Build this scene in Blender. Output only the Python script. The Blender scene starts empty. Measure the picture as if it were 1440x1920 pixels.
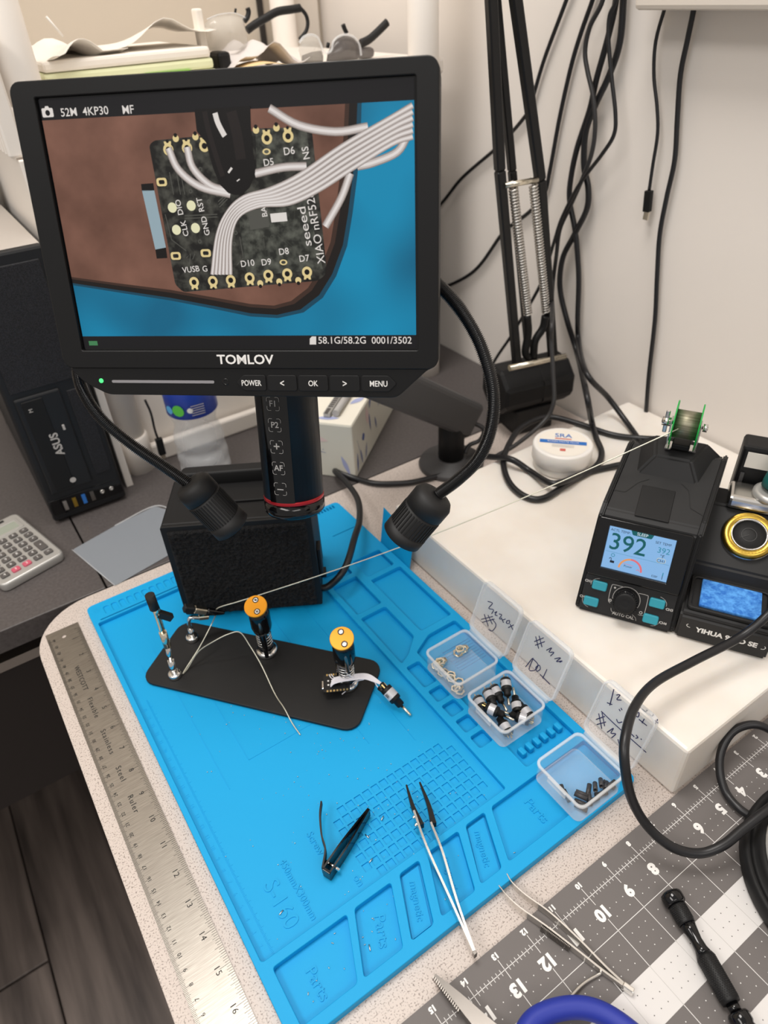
import bpy, bmesh, math, random
from mathutils import Vector as V, Matrix as M
random.seed(4)
SC = bpy.context.scene
COL = SC.collection
# ------------------------------------------------------------------ camera, world, lights, exposure
cd = bpy.data.cameras.new('camera'); cam = bpy.data.objects.new('camera', cd); COL.objects.link(cam)
CR = [[0.826857, 0.370964, -0.422721], [-0.560751, 0.486058, -0.670303], [-0.043191, 0.791286, 0.609918]]
CC = [0.0, 0.0, 0.50655]
cam.matrix_world = M([CR[0] + [CC[0]], CR[1] + [CC[1]], CR[2] + [CC[2]], [0, 0, 0, 1]])
cd.sensor_fit = 'HORIZONTAL'; cd.sensor_width = 36; cd.lens = 32.6219
cd.clip_start = 0.01
cd.dof.use_dof = True; cd.dof.focus_distance = 0.50; cd.dof.aperture_fstop = 11
SC.camera = cam
w = bpy.data.worlds.new('room_ambient'); SC.world = w; w.use_nodes = True
w.node_tree.nodes['Background'].inputs[0].default_value = (1.0, 0.955, 0.91, 1)
w.node_tree.nodes['Background'].inputs[1].default_value = 0.46
def area(name, loc, sx, sy, power, target=None, col=(1, 0.955, 0.905)):
    l = bpy.data.lights.new(name, 'AREA'); l.shape = 'RECTANGLE'; l.size = sx; l.size_y = sy; l.energy = power; l.color = col
    o = bpy.data.objects.new(name, l); COL.objects.link(o); o.location = loc
    if target: o.rotation_euler = (V(target) - V(loc)).to_track_quat('-Z', 'Y').to_euler()
    return o
area('ceiling_light_over_desk', (0.05, 0.55, 1.80), 0.6, 0.6, 18)
area('ceiling_light_left', (-1.25, 0.1, 1.80), 0.6, 1.2, 20)
area('ceiling_light_behind_viewer', (-0.4, -1.3, 1.80), 1.2, 0.6, 13)
SC.view_settings.view_transform = 'Standard'; SC.view_settings.look = 'None'
SC.view_settings.gamma = 1; SC.view_settings.use_curve_mapping = False
SC.view_settings.exposure = 0.0

# ------------------------------------------------------------------ helpers
def srgb(c):
    if isinstance(c, str): c = [int(c[i:i + 2], 16) / 255 for i in (0, 2, 4)]
    return tuple(((x / 12.92) if x <= .04045 else ((x + .055) / 1.055) ** 2.4) for x in c) + (1,)
MATS = {}
def mat(name, col, rough=.5, metal=0, **k):
    m = bpy.data.materials.new(name); m.use_nodes = True; MATS[name] = m
    b = m.node_tree.nodes['Principled BSDF']; i = b.inputs
    i['Base Color'].default_value = srgb(col); i['Roughness'].default_value = rough; i['Metallic'].default_value = metal
    if 'trans' in k: i['Transmission Weight'].default_value = k['trans']
    if 'ior' in k: i['IOR'].default_value = k['ior']
    if 'coat' in k: i['Coat Weight'].default_value = k['coat']; i['Coat Roughness'].default_value = .1
    if 'spec' in k: i['Specular IOR Level'].default_value = k['spec']
    if 'alpha' in k: i['Alpha'].default_value = k['alpha']
    if 'sss' in k:
        i['Subsurface Weight'].default_value = k['sss']; i['Subsurface Radius'].default_value = (.01, .008, .006); i['Subsurface Scale'].default_value = k.get('scale', 1)
    if 'emit' in k: i['Emission Color'].default_value = srgb(k.get('ecol', col)); i['Emission Strength'].default_value = k['emit']
    return m
def nodes(m): return m.node_tree.nodes, m.node_tree.links, m.node_tree.nodes['Principled BSDF']
def tex_noise(m, scale, c1, c2, lo=.4, hi=.6, detail=3, stretch=None, bump=0, dist=.001, kind='noise'):
    """two tone grain from object coordinates, with optional fine relief"""
    N, L, B = nodes(m)
    tc = N.new('ShaderNodeTexCoord'); mp = N.new('ShaderNodeMapping'); L.new(tc.outputs['Object'], mp.inputs[0])
    if stretch: mp.inputs['Scale'].default_value = stretch
    t = N.new('ShaderNodeTexNoise'); t.inputs['Scale'].default_value = scale; t.inputs['Detail'].default_value = detail
    L.new(mp.outputs[0], t.inputs[0])
    r = N.new('ShaderNodeValToRGB'); r.color_ramp.elements[0].position = lo; r.color_ramp.elements[1].position = hi
    r.color_ramp.elements[0].color = srgb(c1); r.color_ramp.elements[1].color = srgb(c2)
    L.new(t.outputs[0], r.inputs[0]); L.new(r.outputs[0], B.inputs['Base Color'])
    if bump:
        b = N.new('ShaderNodeBump'); b.inputs['Strength'].default_value = bump; b.inputs['Distance'].default_value = dist
        L.new(t.outputs[0], b.inputs['Height']); L.new(b.outputs[0], B.inputs['Normal'])
    return m
def emis(name, col, s=1.0):
    m = bpy.data.materials.new(name); m.use_nodes = True; MATS[name] = m
    b = m.node_tree.nodes['Principled BSDF'].inputs
    b['Base Color'].default_value = (.004, .004, .004, 1); b['Roughness'].default_value = .35; b['Specular IOR Level'].default_value = .25
    b['Emission Color'].default_value = srgb(col); b['Emission Strength'].default_value = s
    return m
WM = {}
def link(name, me, m=None, parent=None, world=False, smooth=None):
    o = bpy.data.objects.new(name, me); COL.objects.link(o)
    if m is not None and me is not None:
        me.materials.clear()
        for x in (m if isinstance(m, (list, tuple)) else [m]): me.materials.append(MATS[x])
    if parent is not None:
        o.parent = parent
        if world: o.matrix_parent_inverse = WM[parent.name].inverted()
    WM[o.name] = (WM[parent.name] if (parent is not None and not world) else M())
    return o
def tag(o, label, cat, group=None, kind=None):
    if label: o['label'] = label
    if cat: o['category'] = cat
    if group: o['group'] = group
    if kind: o['kind'] = kind
    return o
def thing(name, label, cat, loc=(0, 0, 0), rz=0, group=None, matrix=None):
    o = bpy.data.objects.new(name, None); COL.objects.link(o); o.empty_display_size = .02
    mt = matrix if matrix is not None else M.Translation(V(loc)) @ M.Rotation(rz, 4, 'Z')
    o.matrix_world = mt; WM[o.name] = mt.copy()
    return tag(o, label, cat, group)
def struct(o): o['kind'] = 'structure'; return o
class B:
    """collects shapes; .to(name, material, parent) links them as one mesh"""
    def __init__(s): s.bm = bmesh.new()
    def add(s, verts, faces, mi=0, smooth=False):
        vs = [s.bm.verts.new(v) for v in verts]
        for f in faces:
            try: fc = s.bm.faces.new([vs[i] for i in f]); fc.material_index = mi; fc.smooth = smooth
            except ValueError: pass
        return vs
    def box(s, lo, hi, bev=0, mt=None, mi=0, seg=2):
        b = bmesh.new(); bmesh.ops.create_cube(b, size=1)
        c = [(lo[i] + hi[i]) / 2 for i in range(3)]; d = [hi[i] - lo[i] for i in range(3)]
        for v in b.verts: v.co = V((c[0] + v.co.x * d[0], c[1] + v.co.y * d[1], c[2] + v.co.z * d[2]))
        if bev: bmesh.ops.bevel(b, geom=b.edges[:], offset=bev, segments=seg, affect='EDGES', profile=.5)
        return s.merge(b, mt, mi)
    def merge(s, b, mt=None, mi=0, smooth=False):
        if mt is not None: bmesh.ops.transform(b, matrix=mt, verts=b.verts)
        mp = {v: s.bm.verts.new(v.co) for v in b.verts}
        for f in b.faces:
            try: n = s.bm.faces.new([mp[v] for v in f.verts]); n.material_index = mi; n.smooth = smooth or f.smooth
            except ValueError: pass
        b.free(); return s
    def lathe(s, prof, n=24, mt=None, mi=0, smooth=True, cap=True):
        """profile of (radius, z) from bottom to top about z"""
        vs = []; fs = []
        for r, z in prof:
            for k in range(n): a = 2 * math.pi * k / n; vs.append(V((r * math.cos(a), r * math.sin(a), z)))
        for i in range(len(prof) - 1):
            for k in range(n): fs.append((i * n + k, i * n + (k + 1) % n, (i + 1) * n + (k + 1) % n, (i + 1) * n + k))
        if mt is not None: vs = [mt @ v for v in vs]
        v = s.add(vs, fs, mi, smooth)
        if cap:
            for ring in (v[:n][::-1], v[-n:]):
                try: f = s.bm.faces.new(ring); f.material_index = mi
                except ValueError: pass
        return s
    def cyl(s, a, b, r, n=16, r2=None, mi=0, smooth=True):
        a, b = V(a), V(b); d = b - a
        mt = M.Translation(a) @ d.to_track_quat('Z', 'Y').to_matrix().to_4x4()
        return s.lathe([(r, 0), (r if r2 is None else r2, d.length)], n, mt, mi, smooth)
    def tube(s, pts, r, n=8, sub=6, mi=0, closed=False, flat=None):
        p = spline(pts, sub, closed); rad = r if callable(r) else (lambda t: r)
        up = V((0, 0, 1)); vs = []; fs = []; m = len(p); prev = None
        for i, c in enumerate(p):
            t = ((p[(i + 1) % m] if closed or i < m - 1 else p[i]) - (p[i - 1] if closed or i else p[i])).normalized()
            if prev is None: x = t.orthogonal().normalized() if abs(t.dot(up)) > .95 else t.cross(up).normalized()
            else: x = (prev - t * prev.dot(t)).normalized()
            prev = x; y = t.cross(x); rr = rad(i / max(1, m - 1))
            for k in range(n):
                a = 2 * math.pi * k / n; vs.append(c + x * math.cos(a) * rr + y * math.sin(a) * rr * (flat or 1))
        for i in range(m if closed else m - 1):
            for k in range(n): fs.append((i * n + k, i * n + (k + 1) % n, ((i + 1) % m) * n + (k + 1) % n, ((i + 1) % m) * n + k))
        v = s.add(vs, fs, mi, True)
        if not closed:
            for ring in (v[:n][::-1], v[-n:]): f = s.bm.faces.new(ring); f.material_index = mi
        return s
    def prism(s, poly, z0, z1, mt=None, mi=0, bev=0):
        b = bmesh.new(); n = len(poly)
        lo = [b.verts.new((x, y, z0)) for x, y in poly]; hi = [b.verts.new((x, y, z1)) for x, y in poly]
        b.faces.new(lo[::-1]); b.faces.new(hi)
        for i in range(n): b.faces.new((lo[i], lo[(i + 1) % n], hi[(i + 1) % n], hi[i]))
        bmesh.ops.recalc_face_normals(b, faces=b.faces)
        if bev: bmesh.ops.bevel(b, geom=[e for e in b.edges], offset=bev, segments=1, affect='EDGES')
        return s.merge(b, mt, mi)
    def strip(s, pts, wd, z, sub=5, mi=0, mt=None):
        wf = wd if callable(wd) else (lambda t: wd)
        """flat printed stroke of width wd along 2d points at height z"""
        p = [V((q[0], q[1], 0)) for q in spline([(a[0], a[1], 0) for a in pts], sub)]; vs = []
        for i, c in enumerate(p):
            t = (p[min(i + 1, len(p) - 1)] - p[max(i - 1, 0)]).normalized(); nn = V((-t.y, t.x, 0)) * wf(i / (len(p) - 1)) / 2
            vs += [V((c.x + nn.x, c.y + nn.y, z)), V((c.x - nn.x, c.y - nn.y, z))]
        if mt is not None: vs = [mt @ v for v in vs]
        s.add(vs, [(2 * i + 1, 2 * i + 3, 2 * i + 2, 2 * i) for i in range(len(p) - 1)], mi); return s
    def disc(s, c, r, z, n=16, mi=0, r2=None, ry=None, mt=None):
        ry = ry or r; f = lambda k, q: V((c[0] + r * q * math.cos(2 * math.pi * k / n), c[1] + ry * q * math.sin(2 * math.pi * k / n), z))
        if r2 is None: vs = [f(k, 1) for k in range(n)]; fs = [tuple(range(n))]
        else: vs = [f(k, 1) for k in range(n)] + [f(k, r2 / r) for k in range(n)]; fs = [(k, (k + 1) % n, n + (k + 1) % n, n + k) for k in range(n)]
        if mt is not None: vs = [mt @ v for v in vs]
        s.add(vs, fs, mi); return s
    def poly(s, pts, z=0, mi=0, mt=None):
        vs = [V((p[0], p[1], z)) for p in pts]
        if sum(pts[i][0] * pts[(i + 1) % len(pts)][1] - pts[(i + 1) % len(pts)][0] * pts[i][1] for i in range(len(pts))) < 0: vs = vs[::-1]
        if mt is not None: vs = [mt @ v for v in vs]
        s.add(vs, [tuple(range(len(vs)))], mi); return s
    def mesh(s, me, mt=None, mi=0):
        b = bmesh.new(); b.from_mesh(me); bpy.data.meshes.remove(me); return s.merge(b, mt, mi)
    def to(s, name, m, parent=None, world=False):
        me = bpy.data.meshes.new(name); s.bm.to_mesh(me); s.bm.free()
        return link(name, me, m, parent, world)
def spline(pts, sub=6, closed=False):
    p = [V(q) for q in pts]; n = len(p)
    if n < 3 or sub <= 1: return p
    out = []
    for i in range(n if closed else n - 1):
        a, b, c, d = (p[(i - 1) % n] if closed or i else p[0] * 2 - p[1]), p[i], p[(i + 1) % n], (p[(i + 2) % n] if closed or i < n - 2 else p[-1] * 2 - p[-2])
        for k in range(sub):
            t = k / sub; out.append(.5 * (2 * b + (c - a) * t + (2 * a - 5 * b + 4 * c - d) * t * t + (3 * b - 3 * c + d - a) * t ** 3))
    if not closed: out.append(p[-1])
    return out
def rrect(x0, y0, x1, y1, r, n=5):
    out = []
    for cx, cy, a0 in ((x1 - r, y1 - r, 0), (x0 + r, y1 - r, 90), (x0 + r, y0 + r, 180), (x1 - r, y0 + r, 270)):
        for k in range(n + 1): a = math.radians(a0 + 90 * k / n); out.append((cx + r * math.cos(a), cy + r * math.sin(a)))
    return out
def rounded(poly, r, n=4):
    """round the corners of any polygon"""
    out = []; m = len(poly)
    for i in range(m):
        p, a, b = V(poly[i]).to_2d(), V(poly[i - 1]).to_2d(), V(poly[(i + 1) % m]).to_2d()
        da, db = (a - p), (b - p); q = min(r, da.length * .45, db.length * .45); s, e = p + da.normalized() * q, p + db.normalized() * q
        for k in range(n + 1): t = k / n; c = s * (1 - t) ** 2 + p * 2 * t * (1 - t) + e * t * t; out.append((c.x, c.y))
    return out
def plate_mesh(outer, holes, z0, z1, bev=0):
    """flat slab with holes, from a filled 2d curve"""
    cu = bpy.data.curves.new('outline', 'CURVE'); cu.dimensions = '2D'; cu.fill_mode = 'BOTH'
    cu.extrude = (z1 - z0) / 2 - bev; cu.bevel_depth = bev; cu.bevel_resolution = 1; cu.offset = -bev
    for lp in [outer] + list(holes):
        sp = cu.splines.new('POLY'); sp.points.add(len(lp) - 1); sp.use_cyclic_u = True
        for q, c in zip(sp.points, lp): q.co = (c[0], c[1], 0, 1)
    ob = bpy.data.objects.new('outline', cu); me = bpy.data.meshes.new_from_object(ob)
    me.transform(M.Translation((0, 0, (z0 + z1) / 2))); bpy.data.objects.remove(ob); bpy.data.curves.remove(cu); return me
def text_mesh(s, size, ext=0, align='CENTER', spacing=1, bold=0):
    cu = bpy.data.curves.new('lettering', 'FONT'); cu.body = s; cu.size = size; cu.extrude = ext; cu.align_x = align; cu.align_y = 'CENTER'
    cu.space_character = spacing; cu.offset = bold; cu.resolution_u = 3
    ob = bpy.data.objects.new('lettering', cu); me = bpy.data.meshes.new_from_object(ob); bpy.data.objects.remove(ob); bpy.data.curves.remove(cu); return me
def fit_text(s, w_, h_, ext=0, bold=0):
    """lettering scaled to a given width and height, centred on its own box"""
    me = text_mesh(s, .01, ext, bold=bold); xs = [v.co.x for v in me.vertices]; ys = [v.co.y for v in me.vertices]
    sx, sy = w_ / (max(xs) - min(xs)), (h_ / (max(ys) - min(ys)) if h_ else w_ / (max(xs) - min(xs)))
    me.transform(M.Diagonal((sx, sy, 1, 1)) @ M.Translation((-(max(xs) + min(xs)) / 2, -(max(ys) + min(ys)) / 2, 0))); return me
def TR(x, y, z=0, rot=0, sx=1): return M.Translation((x, y, z)) @ M.Rotation(math.radians(rot), 4, 'Z') @ M.Diagonal((sx, 1, 1, 1))
def frame(o, x, y, z):
    o, x, y, z = V(o), V(x), V(y), V(z)
    return M(((x.x, y.x, z.x, o.x), (x.y, y.y, z.y, o.y), (x.z, y.z, z.z, o.z), (0, 0, 0, 1)))
def copy_tree(o, parent=None):
    c = o.copy(); COL.objects.link(c)
    if parent is not None: c.parent = parent
    WM[c.name] = WM[o.name].copy()
    for ch in list(o.children): copy_tree(ch, c)
    return c
def place(o, mt): o.matrix_world = mt; WM[o.name] = mt.copy(); return o

# ------------------------------------------------------------------ materials
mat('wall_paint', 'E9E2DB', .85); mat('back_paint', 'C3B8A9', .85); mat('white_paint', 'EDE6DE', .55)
mat('trim_grey', 'DCD3C8', .6); mat('seam_black', '26221F', .7)
tex_noise(mat('floor_wood', '4A4240', .45), 5, '3A3331', '7E726B', .3, .7, 6, (6, .5, 1), .15, .001)
tex_noise(mat('laminate', 'D8CBC2', .42), 800, '8A7D75', 'CABEB6', .33, .46, 2)
mat('edge_band', '2C2624', .5); tex_noise(mat('dark_laminate', '4A4644', .42, spec=.4), 300, '4C4746', '585352', .3, .7, 2)
mat('black_steel', '1A1A1B', .4, .3)
mat('silicone', '089DD8', .55, spec=.3)
mat('board_plastic', 'F1EBE3', .38, sss=.35, scale=.6)
mat('black_plastic', '121213', .45, spec=.3); mat('black_matte', '0E0E0F', .7); mat('soft_black', '161617', .55, spec=.3); mat('gloss_black', '08080A', .12)
mat('station_plastic', '202021', .5, spec=.35); mat('grey_plastic', '3C3B3C', .5)
tex_noise(mat('foam_black', '101012', .95), 900, '050506', '1E1E20', .35, .65, 3, None, .9, .002)
mat('chrome', 'E4E2DE', .16, 1); mat('steel', 'DAD7D2', .24, 1); mat('dark_steel', '8A8580', .32, 1); mat('nickel', 'E4DCC9', .22, 1)
tex_noise(mat('ruler_steel', 'B9B4AD', .36, 1), 60, '8C867F', 'A9A49C', .3, .7, 5, (1, 30, 1), .05, .0002)
mat('brass', 'C9A64A', .3, 1); mat('ink_black', '161616', .6); mat('ink_white', 'EFEDEA', .6); mat('ink_grey', 'B9B6B3', .6); mat('ink_marker', '232552', .6)
mat('orange_metal', 'F2A012', .35, .25); mat('green_plastic', '12A545', .4); mat('green_handle', '0C5C58', .55); mat('teal_rubber', '2A93A6', .5)
tex_noise(mat('sponge_blue', '3F8FE0', .9), 260, '2A6FC6', '5AA4EE', .35, .65, 4, None, .5, .001)
tex_noise(mat('solder', 'A9A38F', .5, .85), 500, '77735F', 'A8A490', .3, .7, 2, (.05, 1, 1))
mat('solder_wire_mat', 'D8D6C6', .35, .7)
mat('white_plastic', 'F0ECE6', .4); mat('jar_plastic', 'F3EFEA', .35, sss=.2, scale=.5); mat('blue_print', '2A6FC0', .6); mat('red_print', 'D0675C', .6); mat('label_cream', 'F1EADF', .6)
mat('mat_grey', '6B6664', .6); mat('mat_white', 'D9D6D4', .6); mat('mat_line', 'E6E4E2', .6)
mat('silver_plastic', 'B9B7B3', .35, .4); mat('lcd_grey', '9AA093', .3); mat('key_dark', '55514F', .5); mat('key_red', 'C4566A', .5)
mat('blue_rubber', '24349B', .55); mat('wire_white', 'E9E7EE', .45); mat('pcb_black', '17181A', .35); mat('gold', 'E0C486', .3, .9)
mat('tissue_card', 'DFDCCF', .6); mat('tissue_top', 'F0EBDD', .6); mat('leaf_blue', '4C5F9E', .6); mat('leaf_pale', 'A9B1D8', .6); mat('blossom', 'E6CFCB', .7)
mat('bottle_label', '2743A6', .35); mat('label_green', '5FC64A', .4); mat('label_sky', '5FB2E8', .4)
mat('clear_plastic', 'F4F7FA', .08, trans=1, ior=1.12, spec=.9); mat('label_silver', 'C6C6CA', .3, .2); mat('clear_frost', 'F2F5F8', .18, alpha=.13); mat('clear_rim', 'F4F6F8', .22, alpha=.34); mat('clear_lid', 'F2F4F6', .3, alpha=.15)
mat('water_clear', 'EEF1F4', .06, alpha=.30, spec=.9)
mat('bag_film', 'A9B0B8', .3, alpha=.42); mat('lens_clear', 'D8D4CC', .1, alpha=.3); mat('lens_smoke', '5A5452', .2, alpha=.75)
mat('paper', 'EDE6DC', .75); mat('paper_green', 'DDE0B8', .75); mat('lime', '8FD640', .6); mat('cloth_lilac', 'D6CFCB', .8); mat('manila', 'E3C796', .7)
mat('cable', '17171A', .38); mat('cable_grey', '2C2B2C', .45); mat('red_ring', 'B3202A', .3, .4); mat('arm_grey', '3F3E3F', .5); mat('pc_black', '111215', .5); mat('pc_top', 'B8B0A8', .5)
tex_noise(mat('pc_mesh', '0C0C0E', .6), 1400, '040405', '24242A', .45, .55, 1)
mat('led_green', '49E07A', .3, emit=.9); mat('bar_grey', '8F8D90', .45)
# ------------------------------------------------------------------ the room
fl = struct(B().box((-1.6, -1.6, -.76), (.72, 1.24, -.745)).to('floor', 'edge_band'))
b0 = B().box((-.0896, -.60, -.0075), (.088, .60, .0075), .0012, seg=1); pm = bpy.data.meshes.new('plank'); b0.bm.to_mesh(pm); b0.bm.free(); pm.materials.append(MATS['floor_wood'])
for i in range(9):
    for j in range(3):
        p = bpy.data.objects.new('plank', pm); COL.objects.link(p); p.parent = fl; p.location = (-1.05 + i * .18, -1.1 + j * 1.204 + (.4 if i % 2 else 0), -.7375)
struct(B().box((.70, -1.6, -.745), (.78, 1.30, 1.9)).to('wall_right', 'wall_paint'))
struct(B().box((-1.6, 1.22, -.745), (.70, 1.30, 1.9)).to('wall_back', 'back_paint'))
struct(B().box((.616, 1.208, -.745), (.69, 1.22, 1.9), .003).to('trim_1', 'trim_grey'))
struct(B().box((.586, 1.214, -.745), (.594, 1.22, 1.9)).to('trim_2', 'seam_black'))

# ------------------------------------------------------------------ furniture
t = thing('work_table', 'light speckled laminate work table with dark edge under the blue mat', 'table', (.33, .15, -.745))
outline = [(.695, -.42), (.695, .6265), (.02, .6265)] + [(.018 - .0605 + .0605 * (1 - math.sin(a)) + 0, .566 + .0605 * math.cos(a)) for a in [math.radians(x) for x in range(0, 91, 10)]] + [(-.0425, -.42)]
outline = [(.695, -.42), (.695, .6265)] + [(.018 - .0605 * math.sin(math.radians(x)), .566 + .0605 * math.cos(math.radians(x))) for x in range(0, 91, 9)] + [(-.0425, -.42)]
B().mesh(plate_mesh(outline, [], -.003, 0, .0006)).to('table_top', 'laminate', t, True)
B().mesh(plate_mesh([(x + (.001 if x < 0 else 0), y - .001) for x, y in outline], [], -.030, -.003)).to('edge_band', 'edge_band', t, True)
for x, y in ((.06, .50), (.06, -.34), (.63, .50), (.63, -.34)):
    B().box((x - .02, y - .02, -.73), (x + .02, y + .02, -.030)).to('leg', 'black_steel', t, True)
for nm, x0, x1, lb in (('desk', -.75, .0385, 'dark grey desk panel under the pocket calculator'), ('desk', .0405, .696, 'dark grey desk behind the work table under the water bottle')):
    d = thing(nm, lb, 'desk', ((x0 + x1) / 2, .92, -.745))
    B().box((x0, .6285, -.028), (x1, 1.215, 0), .001).to('desk_top', 'dark_laminate', d, True)
    for x in (x0 + .05, x1 - .05): B().box((x - .02, 1.12, -.73), (x + .02, 1.16, -.028)).to('leg', 'black_steel', d, True)
    if x0 < 0: B().box((x0 + .02, .655, -.075), (x1 - .03, .668, -.062)).to('frame_rail', 'steel', d, True)
    B().box((x0 + .03, .672, -.30), (x1 - .03, .685, -.06)).to('modesty_panel', 'edge_band', d, True)

# white round-post shelf unit on the back desk
t = thing('shelf_unit', 'white shelf unit with round posts behind the microscope screen', 'shelf', (.375, 1.0, 0))
for x, y in ((.146, .838), (.612, .822), (.146, 1.185), (.612, 1.185)):
    B().lathe([(.0215, 0), (.0215, .048), (.0195, .051)], 24, M.Translation((x, y, 0))).to('post_sleeve', 'white_paint', t, True)
    B().lathe([(.0188, .05), (.0192, .80)], 24, M.Translation((x, y, 0))).to('post', 'white_paint', t, True)
B().box((.160, .834, 0), (.60, .846, .026), .003).to('bottom_rail', 'white_paint', t, True)
B().box((.160, .852, .0), (.60, .862, .31), .002).to('front_panel', 'white_paint', t, True)
B().box((.122, .86, .30), (.640, 1.205, .318), .003).to('middle_shelf', 'white_paint', t, True)
B().box((.122, .815, .405), (.640, 1.205, .423), .004).to('top_shelf', 'white_paint', t, True)
B().box((.1165, .80, .0), (.1255, 1.205, .382), .001).to('side_panel', 'white_paint', t, True)
for k in range(26): B().box((.110, .805 + k * .0152, .384), (.126, .815 + k * .0152, .47), .002, seg=1).to('side_rib', 'white_paint', t, True)
B().box((.108, .80, .470), (.128, 1.205, .484), .003).to('side_cap', 'white_paint', t, True)

# wall-mounted grey box, top right
B().box((.655, .30, .470), (.6995, .545, .60), .004).to('wall_box', 'trim_grey')
tag(bpy.data.objects['wall_box'], 'pale grey wall box at the top right above the hanging cables', 'box')

# ------------------------------------------------------------------ pc tower
t = thing('pc_tower', 'black slim desktop tower with vertical optical drive left of the water bottle', 'computer', (.066, .92, 0))
F = .775
B().box((.0222, F + .012, .004), (.1095, 1.10, .310), .004).to('case', 'pc_black', t, True)
B().box((.0222, F, .004), (.1095, F + .012, .312), .003).to('front_bezel', 'pc_black', t, True)
B().box((.0235, F + .012, .3095), (.1085, 1.098, .3115), .0008).to('top_panel', 'pc_top', t, True)
B().box((.030, F - .0012, .172), (.102, F + .002, .300), .001).to('upper_mesh', 'pc_mesh', t, True)
B().box((.084, F - .0012, .048), (.103, F + .002, .160), .001).to('side_mesh', 'pc_mesh', t, True)
bay = B().box((.030, F - .003, .042), (.078, F + .002, .166), .002).to('drive_bay', 'pc_black', t, True)
B().box((.036, F - .0042, .046), (.058, F - .002, .162), .0008).to('drive_door', 'soft_black', bay, True)
FX = frame((0, F - .0044, 0), (1, 0, 0), (0, 0, 1), (0, -1, 0))
B().mesh(text_mesh('ASUS', .0125, .0001, bold=.0003), FX @ TR(.0555, .104, 0, 90)).to('maker_name', 'ink_grey', bay, True)
B().mesh(text_mesh('M', .006, .0001), FX @ TR(.043, .151, 0, 90)).to('corner_mark', 'ink_grey', bay, True)
B().disc((.0575, .054), .0035, .0001, 14, mt=FX).to('drive_badge', 'ink_grey', bay, True)
B().box((.067, F - .0045, .118), (.0695, F - .002, .124)).to('eject_button', 'ink_grey', bay, True)
B().box((.024, F - .001, .012), (.108, F + .002, .034), .001).to('port_panel', 'gloss_black', t, True)
for k, (x, m) in enumerate(((.040, 'steel'), (.051, 'brass'), (.062, 'blue_print'), (.072, 'dark_steel'))):
    B().box((x - .0022, F - .0016, .016), (x + .0022, F + .001, .029)).to('usb_port', m, t, True)
for x in (.084, .095): B().lathe([(.0026, 0), (.0026, .002), (.0012, .002), (.0012, .0005)], 14, frame((x, F - .001, .024), (1, 0, 0), (0, 0, 1), (0, -1, 0))).to('audio_jack', 'steel', t, True)
for x in (.03, .10):
    for y in (.79, 1.08): B().lathe([(.008, 0), (.008, .0045)], 12, M.Translation((x, y, 0))).to('foot', 'black_matte', t, True)
# black headset cup resting on the tower
t = thing('headset', 'black headset resting on top of the tower at the left edge', 'headset', (.0775, 1.0, .3115))
B().lathe([(.012, 0), (.030, .004), (.034, .018), (.034, .040), (.028, .052), (.010, .056)], 24, M.Translation((.0775, 1.000, .3117))).to('ear_cup', 'black_matte', t, True)
B().lathe([(.010, 0), (.022, .003), (.026, .014), (.026, .034), (.018, .044)], 24, M.Translation((.0520, 1.064, .3117))).to('ear_cup', 'black_matte', t, True)
B().tube([(.0775, 1.0, .362), (.066, 1.0, .41), (.055, 1.03, .445), (.048, 1.062, .41), (.052, 1.064, .352)], .005, 8).to('headband', 'black_matte', t, True)

# ------------------------------------------------------------------ things on the top shelf
t = thing('paper_stack', 'stack of white and pale green folded paper on the white shelf', 'paper', (.265, .93, .423))
for k, (z, m) in enumerate(((.4232, 'paper_green'), (.4335, 'paper_green'), (.444, 'paper'))):
    B().box((.172 + .001 * k, .862, z), (.356 - .002 * k, 1.02, z + .0100), .003).to('folded_layer', m, t, True)
B().box((.275, .8605, .4325), (.325, .8625, .4345)).to('lime_edge', 'lime', t, True)
def sheet(name, lab, cx, cy, z, wx, wy, rz, f, m='paper', n=14):
    b = B(); vs = []; fs = []
    for i in range(n + 1):
        for j in range(n + 1):
            x, y = (i / n - .5), (j / n - .5); vs.append(M.Translation((cx, cy, z)) @ M.Rotation(rz, 4, 'Z') @ V((x * wx, y * wy, f(x, y))))
    for i in range(n):
        for j in range(n): a = i * (n + 1) + j; fs.append((a, a + n + 1, a + n + 2, a + 1))
    b.add(vs, fs, 0, True); o = b.to(name, m)
    md = o.modifiers.new('thickness', 'SOLIDIFY'); md.thickness = .0006
    return tag(o, lab, 'paper')
sheet('paper_sheet', 'small curled white sheet on the left of the paper stack', .213, .905, .4555, .085, .09, .3, lambda x, y: .012 * max(0, math.cos(x * 6 + .7)) + .003 * math.sin(y * 9))
sheet('paper_sheet', 'large crumpled white sheet rising on the right of the paper stack', .312, .925, .4570, .125, .10, -.2, lambda x, y: .019 * math.exp(-((x - .08) / .24) ** 2) * (1 - .6 * y) + .010 * max(0, x - .25) * 4)
b = B().box((.206, .872, .470), (.2072, .892, .4712)); o = B().cyl((.196, .885, .489), (.207, .885, .472), .0012, 8).to('white_stick', 'white_plastic'); tag(o, 'thin white stick poking up from the curled sheet', 'stick')
o = B().box((.352, .885, .4232), (.360, .90, .487), .002).to('white_card', 'paper'); tag(o, 'upright white card at the right end of the paper stack', 'card')
sheet('cloth', 'crumpled pale lilac cloth on the shelf between paper stack and clear goggles', .415, .90, .428, .11, .09, .1, lambda x, y: .020 * math.exp(-(x / .3) ** 2) + .005 * math.sin(x * 14) + .003 * math.cos(y * 11), 'cloth_lilac').__setitem__('category', 'cloth')
sheet('envelope', 'folded tan paper in front of the lilac cloth', .405, .852, .4265, .08, .045, -.1, lambda x, y: .008 * math.cos(x * 3.2) + .001, 'manila')
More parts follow.
